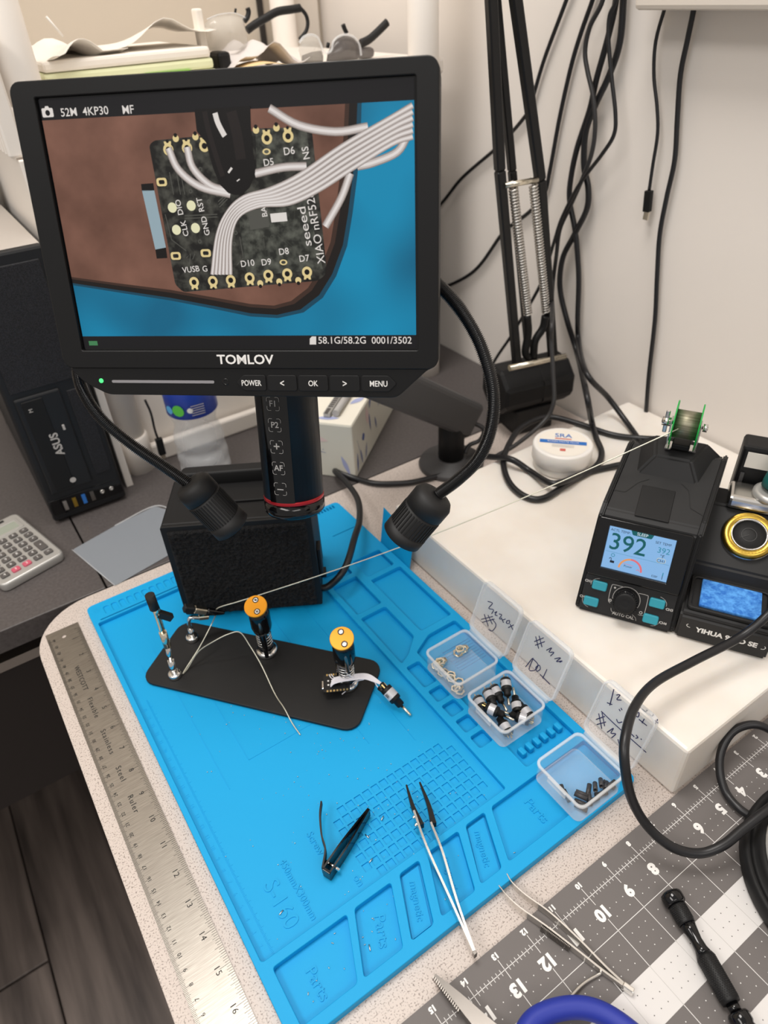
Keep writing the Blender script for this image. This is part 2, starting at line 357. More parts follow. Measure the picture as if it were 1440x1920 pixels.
o = B().box((.364, .872, .4232), (.380, .90, .447), .004).to('black_box', 'black_plastic'); tag(o, 'small black box between the paper stack and the lilac cloth', 'box')
# clear safety glasses, temple arms raised
t = thing('safety_glasses', 'clear safety glasses with long black temple arms, leaning on the cloth', 'glasses', (.40, .92, .424))
def curved_lens(pts, bulge, name, m, par):
    """lens of the given outline (x, y, z points), bulging toward the viewer"""
    c = sum((V(p) for p in pts), V()) / len(pts); n_ = 5; vs = []; fs = []; k = len(pts)
    for i in range(n_ + 1):
        f = i / n_
        for p in pts: q = c.lerp(V(p), f); q.y -= bulge * (1 - f * f); vs.append(q)
    for i in range(n_):
        for j in range(k): fs.append((i * k + j, i * k + (j + 1) % k, (i + 1) * k + (j + 1) % k, (i + 1) * k + j))
    b = B(); b.add(vs, fs, 0, True); o = b.to(name, m, par, True); md = o.modifiers.new('thickness', 'SOLIDIFY'); md.thickness = .0012; return o
curved_lens([(0.363,0.9,0.4701),(0.3743,0.9,0.4782),(0.3973,0.9,0.4798),(0.4133,0.9,0.477),(0.4152,0.9,0.4617),(0.415,0.9,0.4452),(0.3905,0.9,0.445),(0.3659,0.9,0.4474)], .012, 'lens', 'lens_clear', t)
B().tube([(0.3695,0.9,0.4765),(0.3856,0.9,0.48),(0.4039,0.9,0.48),(0.4163,0.9,0.4753)], .0008, 6).to('lens_edge', 'clear_rim', t, True)
B().tube([(0.4301,0.93,0.4617),(0.4415,0.93,0.4668),(0.4581,0.93,0.4726),(0.4733,0.93,0.4775),(0.4917,0.93,0.4787),(0.5051,0.93,0.4795)], .0034, 8, flat=1.3).to('temple_arm', 'black_matte', t, True)
B().tube([(0.5051,0.93,0.4795),(0.5117,0.93,0.4728),(0.5137,0.93,0.4645),(0.5103,0.93,0.456),(0.5001,0.93,0.4479)], .0024, 8).to('ear_piece', 'black_matte', t, True)
B().tube([(0.4236,0.92,0.4711),(0.4284,0.92,0.4749),(0.4307,0.92,0.4799),(0.4299,0.92,0.4835)], .0030, 8).to('hinge_arm', 'black_matte', t, True)
B().tube([(0.4136,0.92,0.4798),(0.415,0.92,0.4838)], .0014, 8).to('hinge_pin', 'black_matte', t, True)
# smoke tinted goggles
t = thing('goggles', 'smoke tinted safety goggles with black arm at the right of the shelf', 'glasses', (.53, .90, .424))
curved_lens([(0.474,0.88,0.451),(0.4853,0.88,0.4544),(0.496,0.88,0.4526),(0.5019,0.88,0.4458),(0.5039,0.88,0.4376),(0.5012,0.88,0.4264),(0.4862,0.88,0.4265),(0.4731,0.88,0.4276),(0.4704,0.88,0.4402)], .008, 'clear_lens', 'lens_clear', t)
curved_lens([(0.517,0.878,0.4448),(0.5236,0.878,0.4497),(0.5359,0.878,0.451),(0.548,0.878,0.448),(0.5551,0.878,0.4399),(0.5559,0.878,0.4298),(0.5508,0.878,0.4246),(0.5273,0.878,0.4243),(0.506,0.878,0.4261),(0.5084,0.878,0.4346)], .010, 'tinted_lens', 'lens_smoke', t)
curved_lens([(0.4751,0.882,0.4349),(0.4894,0.882,0.4376),(0.5021,0.882,0.4377),(0.5045,0.882,0.4326),(0.5037,0.882,0.4255),(0.474,0.882,0.4263)], .004, 'lower_tint', 'lens_smoke', t)
B().tube([(0.4678,0.872,0.4485),(0.475,0.872,0.4537),(0.4845,0.872,0.4551),(0.4928,0.872,0.452),(0.4971,0.872,0.4443),(0.5,0.872,0.4371),(0.5058,0.872,0.4356),(0.5114,0.872,0.4389),(0.5144,0.872,0.4462),(0.5231,0.872,0.451),(0.5338,0.872,0.4518),(0.5442,0.872,0.4484),(0.5513,0.872,0.4403),(0.5528,0.872,0.4292)], .0014, 8).to('rim', 'clear_rim', t, True)
B().tube([(0.5644,0.89,0.44),(0.5775,0.89,0.4435),(0.5908,0.89,0.4504),(0.606,0.89,0.4595)], .0038, 8, flat=1.3).to('temple_arm', 'black_matte', t, True)
B().tube([(0.5404,0.89,0.4613),(0.5423,0.89,0.4568),(0.5449,0.89,0.4523)], .0028, 8).to('temple_stub', 'black_matte', t, True)
B().tube([(0.5151,0.885,0.4447),(0.5131,0.885,0.4395)], .0022, 8).to('nose_pad', 'black_matte', t, True)
p = [V(q) for q in [(0.5625,0.885,0.4358),(0.5834,0.885,0.4217)]]
B().box((p[0].x, .885, .4235), (p[1].x, .905, p[0].z), .005).to('side_shield', 'lens_smoke', t, True)

# ------------------------------------------------------------------ bottle, tissue box
t = thing('water_bottle', 'clear plastic water bottle with blue label behind the fume extractor', 'bottle', (.2145, .768, 0))
pr = [(.020, .002), (.026, .0005), (.0305, .004), (.0325, .012), (.0315, .020), (.0300, .023), (.0315, .026), (.0325, .033), (.0310, .041), (.0292, .044), (.0305, .048), (.0318, .056), (.0300, .066), (.0270, .074), (.0260, .082), (.0290, .092), (.0305, .100), (.0308, .150), (.0290, .165), (.018, .190), (.0125, .198), (.0125, .206)]
B().lathe(pr, 36).to('bottle_body', 'water_clear', t)
lb = B().lathe([(.0300, .096), (.0312, .0975), (.0313, .150), (.0305, .151)], 36, cap=False).to('label', 'bottle_label', t)
B().lathe([(.0140, .206), (.0140, .220), (.0130, .221)], 24).to('cap', 'white_plastic', t)
for a, z, r, m in ((-138, .109, .0075, 'label_green'), (-162, .108, .0055, 'label_sky'), (-112, .109, .0035, 'ink_white')):
    ax = V((math.cos(math.radians(a)), math.sin(math.radians(a)), 0)); B().disc((0, 0), r, 0, 16, mt=frame(ax * .0319 + V((0, 0, z)), (-ax.y, ax.x, 0), (0, 0, 1), ax)).to('label_spot', m, lb)
ax = V((math.cos(math.radians(-95)), math.sin(math.radians(-95)), 0))
for k in range(5): B().box((-.008, .004 - k * .003, 0), (.008, .0048 - k * .003, .0002), 0, frame(ax * .0316 + V((0, 0, .110)), (-ax.y, ax.x, 0), (0, 0, 1), ax)).to('fine_print', 'ink_grey', lb)

a = math.atan2(.646, .762)
t = thing('tissue_box', 'white tissue box with blue leaf pattern right of the microscope barrel', 'tissue box', (.3604, .6340, 0), a)
bx = B().box((0, 0, .0), (.215, .112, .0785), .002).to('carton', 'tissue_card', t)
B().box((.001, .001, .0782), (.214, .111, .0790), .0004).to('top_panel', 'tissue_top', t)
b = B()
def leaf(b, x, y, ln, wd, rot, mt, z=.0003):
    pts = [(math.sin(k / 7 * math.pi) * wd / 2 * 1, (k / 7 - .5) * ln) for k in range(8)] + [(-math.sin(k / 7 * math.pi) * wd / 2, (k / 7 - .5) * ln) for k in range(6, 0, -1)]
    b.poly(pts, 0, mt=mt @ TR(x, y, z, rot))
S1 = frame((0, 0, 0), (1, 0, 0), (0, 0, 1), (0, -1, 0)); S2 = frame((0, .112, 0), (0, -1, 0), (0, 0, 1), (-1, 0, 0)); S3 = frame((0, 0, .0791), (1, 0, 0), (0, 1, 0), (0, 0, 1))
for x, y, l, w_, r in ((.040, .040, .012, .010, 10), (.028, .018, .026, .004, 12), (.048, .014, .024, .004, -20), (.070, .045, .030, .004, 8), (.012, .018, .030, .005, -4), (.095, .03, .022, .004, 15), (.075, .072, .018, .006, -25), (.11, .06, .03, .004, 4)): leaf(b, x, y, l, w_, r, S1)
b.to('leaf_print', 'leaf_blue', bx)['kind'] = 'stuff'
b = B()
for x, y, l, w_, r in ((.030, .060, .05, .003, 70), (.10, .02, .03, .006, 20)): leaf(b, x, y, l, w_, r, S2)
for x, y, l, w_, r in ((.012, .035, .030, .008, 8), (.062, .012, .026, .009, 60), (.13, .06, .03, .01, 20)): leaf(b, x, y, l, w_, r, S3)
b.to('pale_leaf_print', 'leaf_pale', bx)['kind'] = 'stuff'
b = B()
for k in range(16): b.disc((.012 + .004 * k + random.uniform(-.001, .001), .046 - .0006 * k + random.uniform(-.006, .006)), random.uniform(.0006, .0012), .0003, 8, mt=S2)
b.strip([(.005, .048), (.04, .043), (.075, .036)], .0006, .0003, mt=S2); b.strip([(.020, .010), (.022, .03), (.015, .05)], .0005, .0003, mt=S1); b.to('sprig_print', 'leaf_blue', bx)['kind'] = 'stuff'
b = B(); leaf(b, .055, .058, .05, .012, 80, S2); leaf(b, .06, .06, .03, .012, 10, S1); b.to('blossom_print', 'blossom', bx)['kind'] = 'stuff'
t = thing('plastic_clip', 'grey ribbed plastic clip lying on the tissue box', 'clip', (.352, .672, .0798), math.atan2(.646, .762))
B().box((-.006, -.003, 0), (.050, .006, .006), .001).to('clip_body', 'silver_plastic', t)
B().lathe([(.0045, 0), (.0045, .055)], 14, M.Translation((-.002, -.009, .0045)) @ M.Rotation(math.pi / 2, 4, 'Y')).to('roller', 'ink_grey', t)
for k in range(7): B().box((.010 + k * .005, -.0015, .0058), (.0125 + k * .005, .0045, .0066)).to('slot', 'key_dark', t)
B().box((-.0062, -.0005, .0055), (.006, .0040, .0065)).to('dark_tip', 'key_dark', t)
# ------------------------------------------------------------------ blue silicone repair mat (450 x 300 mm)
mm = .001
sm = thing('silicone_mat', 'bright blue silicone repair mat with moulded part trays on the work table', 'mat', (.012, .15, .0002))
def mmp(pts): return [(x * mm, y * mm) for x, y in pts]
def rc(x0, y0, x1, y1, r=2): return mmp(rrect(x0, y0, x1, y1, r, 3))
OUT = rc(0, 0, 300, 450, 6)
B().mesh(plate_mesh(OUT, [], 0, .0025)).to('base_sheet', 'silicone', sm)
squares = []
for i in range(15):
    for j in range(8):
        if (j in (0, 7) and i in (0, 14)): continue
        x, y = 91 + i * 7.7, 56 + j * 7.85; squares.append(mmp([(x, y), (x + 5.7, y), (x + 5.7, y + 5.8), (x, y + 5.8)]))
B().mesh(plate_mesh(rc(3, 52, 214, 422, 1), squares, .0025, .0036)).to('work_surface', 'silicone', sm)
holes = [rc(4.5, 53, 213, 421, 2)]
for q in ([(9, 8), (49, 8), (65, 46.5), (9, 46.5)], [(54, 8), (84, 8), (101, 46.5), (71, 46.5)], [(91, 8), (109, 8), (126, 47.5), (109, 47.5)], [(116, 8.5), (145, 8.5), (162, 48), (134, 48)],
          [(151, 9.5), (170, 9.5), (187, 48), (169, 48)], [(177, 10), (293, 10), (293, 48), (194, 48)],
          [(219, 200), (231, 206), (248, 221), (248, 270), (219, 270)], [(219, 276), (248, 276), (248, 325), (219, 325)], [(219, 331), (248, 331), (248, 346), (219, 346)],
          [(257, 222), (294, 222), (294, 310), (257, 310)], [(257, 316), (291, 316), (291, 346), (257, 346)], [(238, 57), (292, 57), (292, 214), (260, 214), (238, 203)]):
    holes.append(rounded(mmp(q), .0025))
for y0, y1 in ((91, 104), (109, 123), (128, 142), (147, 161), (166, 194)): holes.append(rc(219.5, y0, 233.5, y1, 2))
for k in range(24): holes.append(rc(15 + k * 8, 429, 20.5 + k * 8, 441, 2))
holes += [rc(8, 423.5, 208, 425, .5), rc(262, 395, 292, 396, .3)]
for k in range(8): holes.append(rc(262 + k * 4, 440, 264 + k * 4, 446, .5))
B().mesh(plate_mesh(OUT, holes, .0025, .0080, .0004)).to('tray_walls', 'silicone', sm)
for q in ([(92.5, 9.5), (108, 9.5), (124, 46), (110, 46)], [(152, 10.5), (169, 10.5), (185, 46.5), (170, 46.5)]): B().mesh(plate_mesh(mmp(q), [], .0025, .0040)).to('magnet_pad', 'silicone', sm)
for k in range(6): B().box(((243 + k * 8) * mm, .066, .0025), ((248 + k * 8) * mm, .0735, .0086), .0012).to('holder_tooth', 'silicone', sm)
for k in range(9): B().box((.2595, (191 - k * 3.2) * mm, .0025), (.290, (192.4 - k * 3.2) * mm, .0033)).to('grip_ridge', 'silicone', sm)
B().box((.012, .427, .0024), (.2135, .443, .0069)).to('slot_floor', 'silicone', sm)
B().disc((.008, .440), .0032, .0082, 14, r2=.0022).to('corner_ring', 'silicone', sm)
def emb(s, x, y, size, rot, z=.0036, sp=1): B().mesh(text_mesh(s, size, .0006, spacing=sp), TR(x * mm, y * mm, z, rot)).to('raised_lettering', 'silicone', sm)
emb('Parts', 28.6, 24, .0105, -90, .0026); emb('Parts', 79, 26, .0105, -114, .0026); emb('Parts', 221.5, 28, .0105, -90, .0026)
emb('magnetic', 109, 27.5, .0075, -114, .0041); emb('magnetic', 139, 28, .0075, -114, .0026); emb('magnetic', 169, 29, .0075, -114, .0041)
emb('S-160', 31.5, 80, .016, -90); emb('450mmX300mm', 46, 82, .0072, -90); emb('Screw', 72, 103, .008, -90); emb('on', 84, 62, .008, -90)
b = B()
for k in range(250):
    L_ = 3.2 if k % 10 == 0 else (2.4 if k % 5 == 0 else 1.6); b.box((.0125, (54 + k) * mm, .0036), ((12.5 + L_) * mm, (54.25 + k) * mm, .0038))
b.to('scale_ticks', 'silicone', sm)['kind'] = 'stuff'
b = B()
for k in range(25): b.mesh(text_mesh(str(k + 1), .004, .0001), TR(.0085, (54 + k * 10) * mm, .0037, -90))
b.to('scale_numbers', 'silicone', sm)['kind'] = 'stuff'
b = B()
for x0, y0, x1, y1 in ((62, 194.7, 160, 195.3), (61.7, 195, 62.3, 335), (38, 180, 38.6, 365), (150, 150, 150.6, 400), (183, 130, 183.5, 400), (22, 330, 22.6, 345), (22, 330, 34, 330.6)): b.box((x0 * mm, y0 * mm, .0034), (x1 * mm, y1 * mm, .0039))
b.to('guide_line', 'silicone', sm)['kind'] = 'stuff'
# side flap of the mat folded up against the cutting board
fl_ = B(); fl_.add([(.300, .303, .003), (.300, .356, .003), (.3145, .368, .042), (.3145, .312, .034), (.3022, .303, .0024), (.3022, .356, .0024), (.3147, .368, .0418), (.3147, .312, .034)],
    [(0, 1, 2, 3), (7, 6, 5, 4), (0, 4, 5, 1), (1, 5, 6, 2), (2, 6, 7, 3), (3, 7, 4, 0)]); fl_.to('folded_flap', 'silicone', sm)
# bits of solder and wire left on the mat
b = B()
for k in range(170):
    x, y = random.gauss(100, 60), random.gauss(150, 70)
    if not (6 < x < 212 and 54 < y < 330): continue
    r = random.uniform(.0002, .0005); b.lathe([(r * .6, 0), (r, r), (r * .5, 2 * r)], 5, M.Translation((x * mm, y * mm, .0037)))
for k in range(34):
    x, y = random.uniform(15, 190), random.uniform(12, 44); a = random.uniform(0, 3.1); l = random.uniform(.0002, .0009)
    b.cyl((x * mm - l * math.cos(a), y * mm - l * math.sin(a), .0032), (x * mm + l * math.cos(a), y * mm + l * math.sin(a), .0032), .00025, 5)
tag(b.to('solder_crumbs', 'solder_wire_mat'), 'tiny solder crumbs scattered over the front half of the blue mat', 'debris', kind='stuff').location = (.012, .15, .0002)
for k, (x, y, a, lb) in enumerate(((.0412, .2245, 20, 'short silver wire clipping on the S-160 lettering'), (.1105, .2185, 18, 'silver wire clipping right of the nail clipper hinge'), (.1350, .2400, 30, 'silver wire clipping just right of the nail clipper jaws'), (.1180, .2350, 100, 'silver wire clipping touching the nail clipper lever'), (.0790, .1720, 70, 'silver wire clipping in the second parts tray'))):
    o = B().cyl((-.002, 0, 0), (.002, 0, 0), .00045, 8).to('wire_clipping', 'steel'); place(o, M.Translation((x, y, .0033 if k == 4 else .0044)) @ M.Rotation(math.radians(a), 4, 'Z')); tag(o, lb, 'wire', 'wire clippings on the mat')

# ------------------------------------------------------------------ steel ruler
t = thing('steel_ruler', 'scratched stainless steel ruler along the left edge of the table', 'ruler', (-.016, .36, 0))
hole = [(-.0165 + .0022 * math.cos(a), .5815 + .0022 * math.sin(a)) for a in [k * math.pi / 8 for k in range(16)]]
rl = B().mesh(plate_mesh([(-.0317, .1205), (.0001, .1205), (.0001, .5935), (-.0317, .5935)], [hole], .0002, .0010)).to('blade', 'ruler_steel', t, True)
b = B(); Zr = .00112
for k in range(8, 18 * 16):
    y = .5977 - .0253 * k / 16; ln = .0075 if k % 16 == 0 else (.0055 if k % 8 == 0 else (.0045 if k % 4 == 0 else (.0037 if k % 2 == 0 else .003)))
    if y > .123: b.box((.0001 - ln, y - .00009, .0010), (.0001, y + .00009, Zr))
for k in range(0, 445):
    y = .1408 + .001 * k; ln = .0045 if k % 10 == 0 else (.0036 if k % 5 == 0 else .0026)
    b.box((-.0317, y - .00008, .0010), (-.0317 + ln, y + .00008, Zr))
b.to('graduation', 'ink_black', rl, True)['kind'] = 'stuff'
b = B()
for n in range(1, 19): b.mesh(text_mesh(str(n), .0056, .00005, spacing=1.25), TR(-.0087, .5977 - .0253 * n, Zr, -90))
for c in range(1, 45): b.mesh(text_mesh(str(c), .0038, .00005), TR(-.0258, .2208 + (c - 8) * .01, Zr, 90))
for s, y, sz in (('WESTCOTT', .5175, .0062), ('Flexible', .477, .0062), ('Stainless', .434, .0062), ('Steel', .397, .0062), ('Ruler', .365, .0062)): b.mesh(text_mesh(s, sz, .00005, spacing=1.3 if s != 'WESTCOTT' else 1.05), TR(-.0168, y, Zr, -90))
b.to('numerals', 'ink_black', rl, True)['kind'] = 'stuff'

# ------------------------------------------------------------------ grey and white cutting mat
t = thing('cutting_mat', 'grey and white gridded cutting mat at the front right of the table', 'cutting mat', (.30, -.1, 0))
X0, Y0, IN = .4731, .1122, .0254
base = B().mesh(plate_mesh(rrect(-.04, -.40, .66, .1265, .004), [], .0002, .0020)).to('sheet', 'mat_grey', t, True)
b = B()
for v in (2, 4, 6, 8): b.box((X0 - 19 * IN, Y0 - (v + 1) * IN, .0019), (X0 + 7 * IN, Y0 - v * IN, .00206))
b.to('white_band', 'mat_white', base, True)['kind'] = 'stuff'
b = B(); Zm = .0021
def ln(x0, y0, x1, y1, w_): b.box((min(x0, x1) - w_ / 2, min(y0, y1) - w_ / 2, .0019), (max(x0, x1) + w_ / 2, max(y0, y1) + w_ / 2, Zm))
ln(X0 - 18 * IN, Y0, X0 + 6 * IN, Y0, .0004); ln(X0 - 18 * IN, Y0 - IN, X0 + 6 * IN, Y0 - IN, .0004)
for u in range(-6, 19):
    x = X0 - u * IN
    ln(x, Y0 + .0066, x, Y0 - .0058, .0004); ln(x, Y0 - .0170, x, Y0 - 2 * IN, .0004); ln(x, Y0 - 3 * IN, x, Y0 - 4 * IN, .0004); ln(x, Y0 - 5 * IN, x, Y0 - 6 * IN, .0004)
    for k in range(1, 8): ln(x - k * IN / 8, Y0 + .0018, x - k * IN / 8, Y0 - .0018, .00035)
b.to('grid_line', 'mat_line', base, True)['kind'] = 'stuff'
b = B()
for u in range(-6, 19):
    for v in (2, 4): ln(X0 - u * IN, Y0 - v * IN, X0 - u * IN, Y0 - (v + 1) * IN, .0003)
b.to('dark_grid_line', 'ink_grey', base, True)['kind'] = 'stuff'
b = B(); d_ = B()
for u in range(-3, 17):
    for v in range(0, 7):
        for i in (1, 2, 3):
            for j in (1, 2, 3):
                if v == 0 and (j == 1 or (j == 2 and i != 2 and False)): continue
                (d_ if v in (2, 4, 6) else b).disc((X0 - (u + i / 4) * IN, Y0 - (v + j / 4) * IN), .00038, Zm, 7)
b.to('grid_dot', 'mat_line', base, True)['kind'] = 'stuff'; d_.to('dark_grid_dot', 'key_dark', base, True)['kind'] = 'stuff'
b = B()
for n in range(0, 18):
    b.mesh(text_mesh(str(n), .0108, .00005, bold=.0006), TR(X0 - n * IN, Y0 - .0120, Zm, 180)); b.mesh(text_mesh(str(n), .0048, .00005, bold=.0003), TR(X0 - n * IN, Y0 + .0096, Zm, 180))
b.to('numerals', 'ink_white', base, True)['kind'] = 'stuff'

# ------------------------------------------------------------------ thick white cutting board
o = B().box((.3272, .1280, .0003), (.6965, .497, .0567), .003).to('cutting_board', 'board_plastic'); tag(o, 'thick white plastic cutting board under the soldering station', 'cutting board')
tex_noise(MATS['board_plastic'], 14, 'E6DED4', 'EEE9E2', .35, .65, 3)
# ------------------------------------------------------------------ digital microscope with screen
Q0 = (0.092,0.4936,0.4546); SU = [0.74012, -0.67211, 0.0224]; SV = [0.15991, 0.20825, 0.96491]; SN = [-0.65319, -0.71057, 0.26161]
FM = frame(Q0, SU, SV, SN)
ms = thing('digital_microscope', 'black digital microscope with large tilted screen and two gooseneck lamps', 'microscope', matrix=FM)
bez = B().mesh(plate_mesh(rrect(-.0159, -.1492, .2306, .0135, .0065), [rrect(-.0012, -.1378, .2182, .0050, .001)], -.008, .0022, .0006)).to('front_bezel', 'black_plastic', ms)
B().mesh(plate_mesh(rrect(-.0150, -.1485, .2297, .0127, .006), [], -.024, -.0081, .002)).to('back_shell', 'soft_black', ms)
ch = B().mesh(plate_mesh(rounded([(-.0135, -.1488), (.2265, -.1488), (.2235, -.1502), (.2050, -.1672), (.0115, -.1668), (-.0040, -.1590)], .004), [], -.018, .0012, .0006)).to('control_bar', 'black_plastic', ms)
def on(b, s, x, y, size, z, rot=0, bold=0, sx=1, sp=1, ext=.00004): b.mesh(text_mesh(s, size, ext, bold=bold, spacing=sp), TR(x, y, z, rot, sx)); return b
TL_ = [(0.1091,-0.1433),(0.0904,-0.14),(0.1276,-0.147)]
B().mesh(fit_text('TOMLOV', TL_[2][0] - TL_[1][0], .0060, .00004, .0002), TR(TL_[0][0], TL_[0][1], .0023)).to('brand_lettering', 'ink_white', bez)
B().lathe([(.0015, 0), (.0015, .0004)], 16, M.Translation((.0082, -.1575, .0012))).to('status_light', 'led_green', ch)
B().mesh(plate_mesh(rrect(.0157, -.1588, .0865, -.1570, .0009), [], .0011, .0015)).to('light_strip', 'bar_grey', ch)
B().lathe([(.0022, .0010), (.0022, .0014), (.0016, .0014), (.0009, .0006)], 16, M.Translation((.0941, -.1578, 0))).to('receiver_eye', 'gloss_black', ch)
for k, (s, x0, x1) in enumerate((('POWER', .1020, .1212), ('<', .1222, .1414), ('OK', .1424, .1616), ('>', .1626, .1818), ('MENU', .1828, .2045))):
    l, r = (.0045 if k == 0 else .001), (.0045 if k == 4 else .001)
    pts = [(x0 + l, -.1632), (x1 - r, -.1632), (x1, -.1632 + r), (x1, -.1532 - r), (x1 - r, -.1532), (x0 + l, -.1532), (x0, -.1532 - l), (x0, -.1632 + l)]
    bt = B().mesh(plate_mesh(rounded(pts, .0015), [], .0008, .0020, .0003)).to('button', 'soft_black', ch)
    B().mesh(fit_text(s, (.0130, .0026, .0062, .0026, .0110)[k], .0036 if len(s) > 1 else .0033, .00004, .0001), TR((x0 + x1) / 2, -.1582, .00206)).to('button_label', 'ink_white', bt)
# the lit panel and what it shows
scr = B().box((-.0011, -.1377, -.0012), (.2181, .0049, -.0002)).to('screen', 'gloss_black', ms)
emis('scr_black', '121114', 1); emis('scr_blue', '0C86AE', 1); emis('scr_dark', '17110F', 1); emis('scr_pcb', '23221F', 1); emis('scr_pcb2', '34342F', 1); emis('scr_white', 'D9D2CC', 1); emis('scr_wire', 'BFB5B0', 1); emis('scr_wire2', '8E837D', 1)
emis('scr_gold', 'D9C48C', 1); emis('scr_pad', 'DEDAB4', 1); emis('scr_silver', '8FA3AC', 1); emis('scr_green', '3E7A4E', 1); emis('scr_trace', '4E4D47', 1); emis('scr_cone', '0E0B0B', 1)
m = emis('scr_brown', '6E4B3C', 1); N, L, BS = nodes(m); tc = N.new('ShaderNodeTexCoord'); no = N.new('ShaderNodeTexNoise'); no.inputs['Scale'].default_value = 28; no.inputs['Detail'].default_value = 4; L.new(tc.outputs['Object'], no.inputs[0])
rp = N.new('ShaderNodeValToRGB'); rp.color_ramp.elements[0].position = .3; rp.color_ramp.elements[1].position = .75; rp.color_ramp.elements[0].color = srgb('5C3D31'); rp.color_ramp.elements[1].color = srgb('80594A'); L.new(no.outputs[0], rp.inputs[0]); L.new(rp.outputs[0], BS.inputs['Emission Color'])
m = MATS['scr_blue']; N, L, BS = nodes(m); tc = N.new('ShaderNodeTexCoord'); no = N.new('ShaderNodeTexNoise'); no.inputs['Scale'].default_value = 14; no.inputs['Detail'].default_value = 1; L.new(tc.outputs['Object'], no.inputs[0])
rp = N.new('ShaderNodeValToRGB'); rp.color_ramp.elements[0].position = .35; rp.color_ramp.elements[1].position = .65; rp.color_ramp.elements[0].color = srgb('065F80'); rp.color_ramp.elements[1].color = srgb('0A84AC'); L.new(no.outputs[0], rp.inputs[0]); L.new(rp.outputs[0], BS.inputs['Emission Color'])
m = MATS['scr_pcb']; N, L, BS = nodes(m); tc = N.new('ShaderNodeTexCoord'); no = N.new('ShaderNodeTexNoise'); no.inputs['Scale'].default_value = 160; no.inputs['Detail'].default_value = 5; L.new(tc.outputs['Object'], no.inputs[0])
rp = N.new('ShaderNodeValToRGB'); rp.color_ramp.elements[0].position = .42; rp.color_ramp.elements[1].position = .68; rp.color_ramp.elements[0].color = srgb('171614'); rp.color_ramp.elements[1].color = srgb('47463F'); L.new(no.outputs[0], rp.inputs[0]); L.new(rp.outputs[0], BS.inputs['Emission Color'])
m = MATS['scr_pcb2']; N, L, BS = nodes(m); tc = N.new('ShaderNodeTexCoord'); no = N.new('ShaderNodeTexNoise'); no.inputs['Scale'].default_value = 190; no.inputs['Detail'].default_value = 5; L.new(tc.outputs['Object'], no.inputs[0])
rp = N.new('ShaderNodeValToRGB'); rp.color_ramp.elements[0].position = .40; rp.color_ramp.elements[1].position = .70; rp.color_ramp.elements[0].color = srgb('22231F'); rp.color_ramp.elements[1].color = srgb('5A5B52'); L.new(no.outputs[0], rp.inputs[0]); L.new(rp.outputs[0], BS.inputs['Emission Color'])
emis('scr_edge1', '0F4257', 1); emis('scr_edge3', '3B2820', 1); emis('scr_hi', 'DDD6D2', 1); emis('scr_coneglow', '1E1817', 1)
def pic(bb, name, m): return bb.to(name, m, scr)
pic(B().poly([(0, -.1366), (.217, -.1366), (.217, -.1290), (0, -.1290)], .0), 'menu_strip', 'scr_black'); pic(B().poly([(0, -.0063), (.217, -.0063), (.217, .0042), (0, .0042)], .0), 'menu_strip', 'scr_black')
pic(B().poly([(0, -.1290), (.217, -.1290), (.217, -.0063), (0, -.0063)], .0), 'blue_ground', 'scr_blue')
edge = [(-0.001,-0.0965),(0.0292,-0.101),(0.0639,-0.1062),(0.0911,-0.1113),(0.1147,-0.116),(0.1316,-0.1171),(0.147,-0.114),(0.1592,-0.1058),(0.168,-0.0938),(0.1753,-0.0777),(0.1792,-0.0608),(0.1828,-0.0416),(0.1854,-0.0232),(0.1868,-0.0054)]
inner = [(-0.0003,-0.0933),(0.0299,-0.0975),(0.0645,-0.1021),(0.0917,-0.1069),(0.1152,-0.1112),(0.1304,-0.1123),(0.1423,-0.1096),(0.1535,-0.1021),(0.1621,-0.0907),(0.169,-0.0762),(0.1727,-0.0606),(0.1764,-0.0414),(0.1792,-0.023),(0.1809,-0.0052)]
def clip(p): return [(max(0, min(.217, x)), max(-.129, min(-.0063, y))) for x, y in p]
tl = [(0, -.0063)]
mix = lambda f: [(a[0] * (1 - f) + c[0] * f, a[1] * (1 - f) + c[1] * f) for a, c in zip(edge, inner)]
pic(B().poly(clip(mix(-.30)) + tl, .00003), 'plate_blur', 'scr_edge1'); pic(B().poly(clip(mix(.10)) + tl, .00005), 'plate_edge', 'scr_dark'); pic(B().poly(clip(mix(.85)) + tl, .00008), 'plate_blur', 'scr_edge3'); pic(B().poly(clip(mix(1.25)) + tl, .0001), 'brown_plate', 'scr_brown')
pcb = [(0.0637,-0.0216),(0.0671,-0.0193),(0.1574,-0.0158),(0.1602,-0.0186),(0.1642,-0.0892),(0.163,-0.0943),(0.1581,-0.0972),(0.073,-0.1025),(0.0683,-0.0981)]
pic(B().poly(rounded(pcb, .002), .00015), 'board_picture', 'scr_pcb')
pic(B().poly([(0.1131,-0.0527),(0.1539,-0.0481),(0.162,-0.0907),(0.1138,-0.0939)], .0002).poly([(0.1279,-0.0159),(0.157,-0.0164),(0.1585,-0.0346),(0.1266,-0.037)], .0002), 'board_sheen', 'scr_pcb2')
pic(B().poly([(0.0554,-0.0449),(0.0631,-0.0452),(0.0655,-0.0766),(0.0585,-0.0776)], .0002), 'usb_shell', 'scr_silver')
pic(B().poly([(0.0554,-0.0415),(0.0631,-0.0413),(0.0631,-0.0452),(0.0553,-0.0454)], .0002).poly([(0.0585,-0.0776),(0.0655,-0.0766),(0.0655,-0.0826),(0.0586,-0.0828)], .0002), 'usb_dark_ends', 'scr_cone')  # dark ends of the pictured USB connector
PX = .000081 * 1
g = B(); h = B()
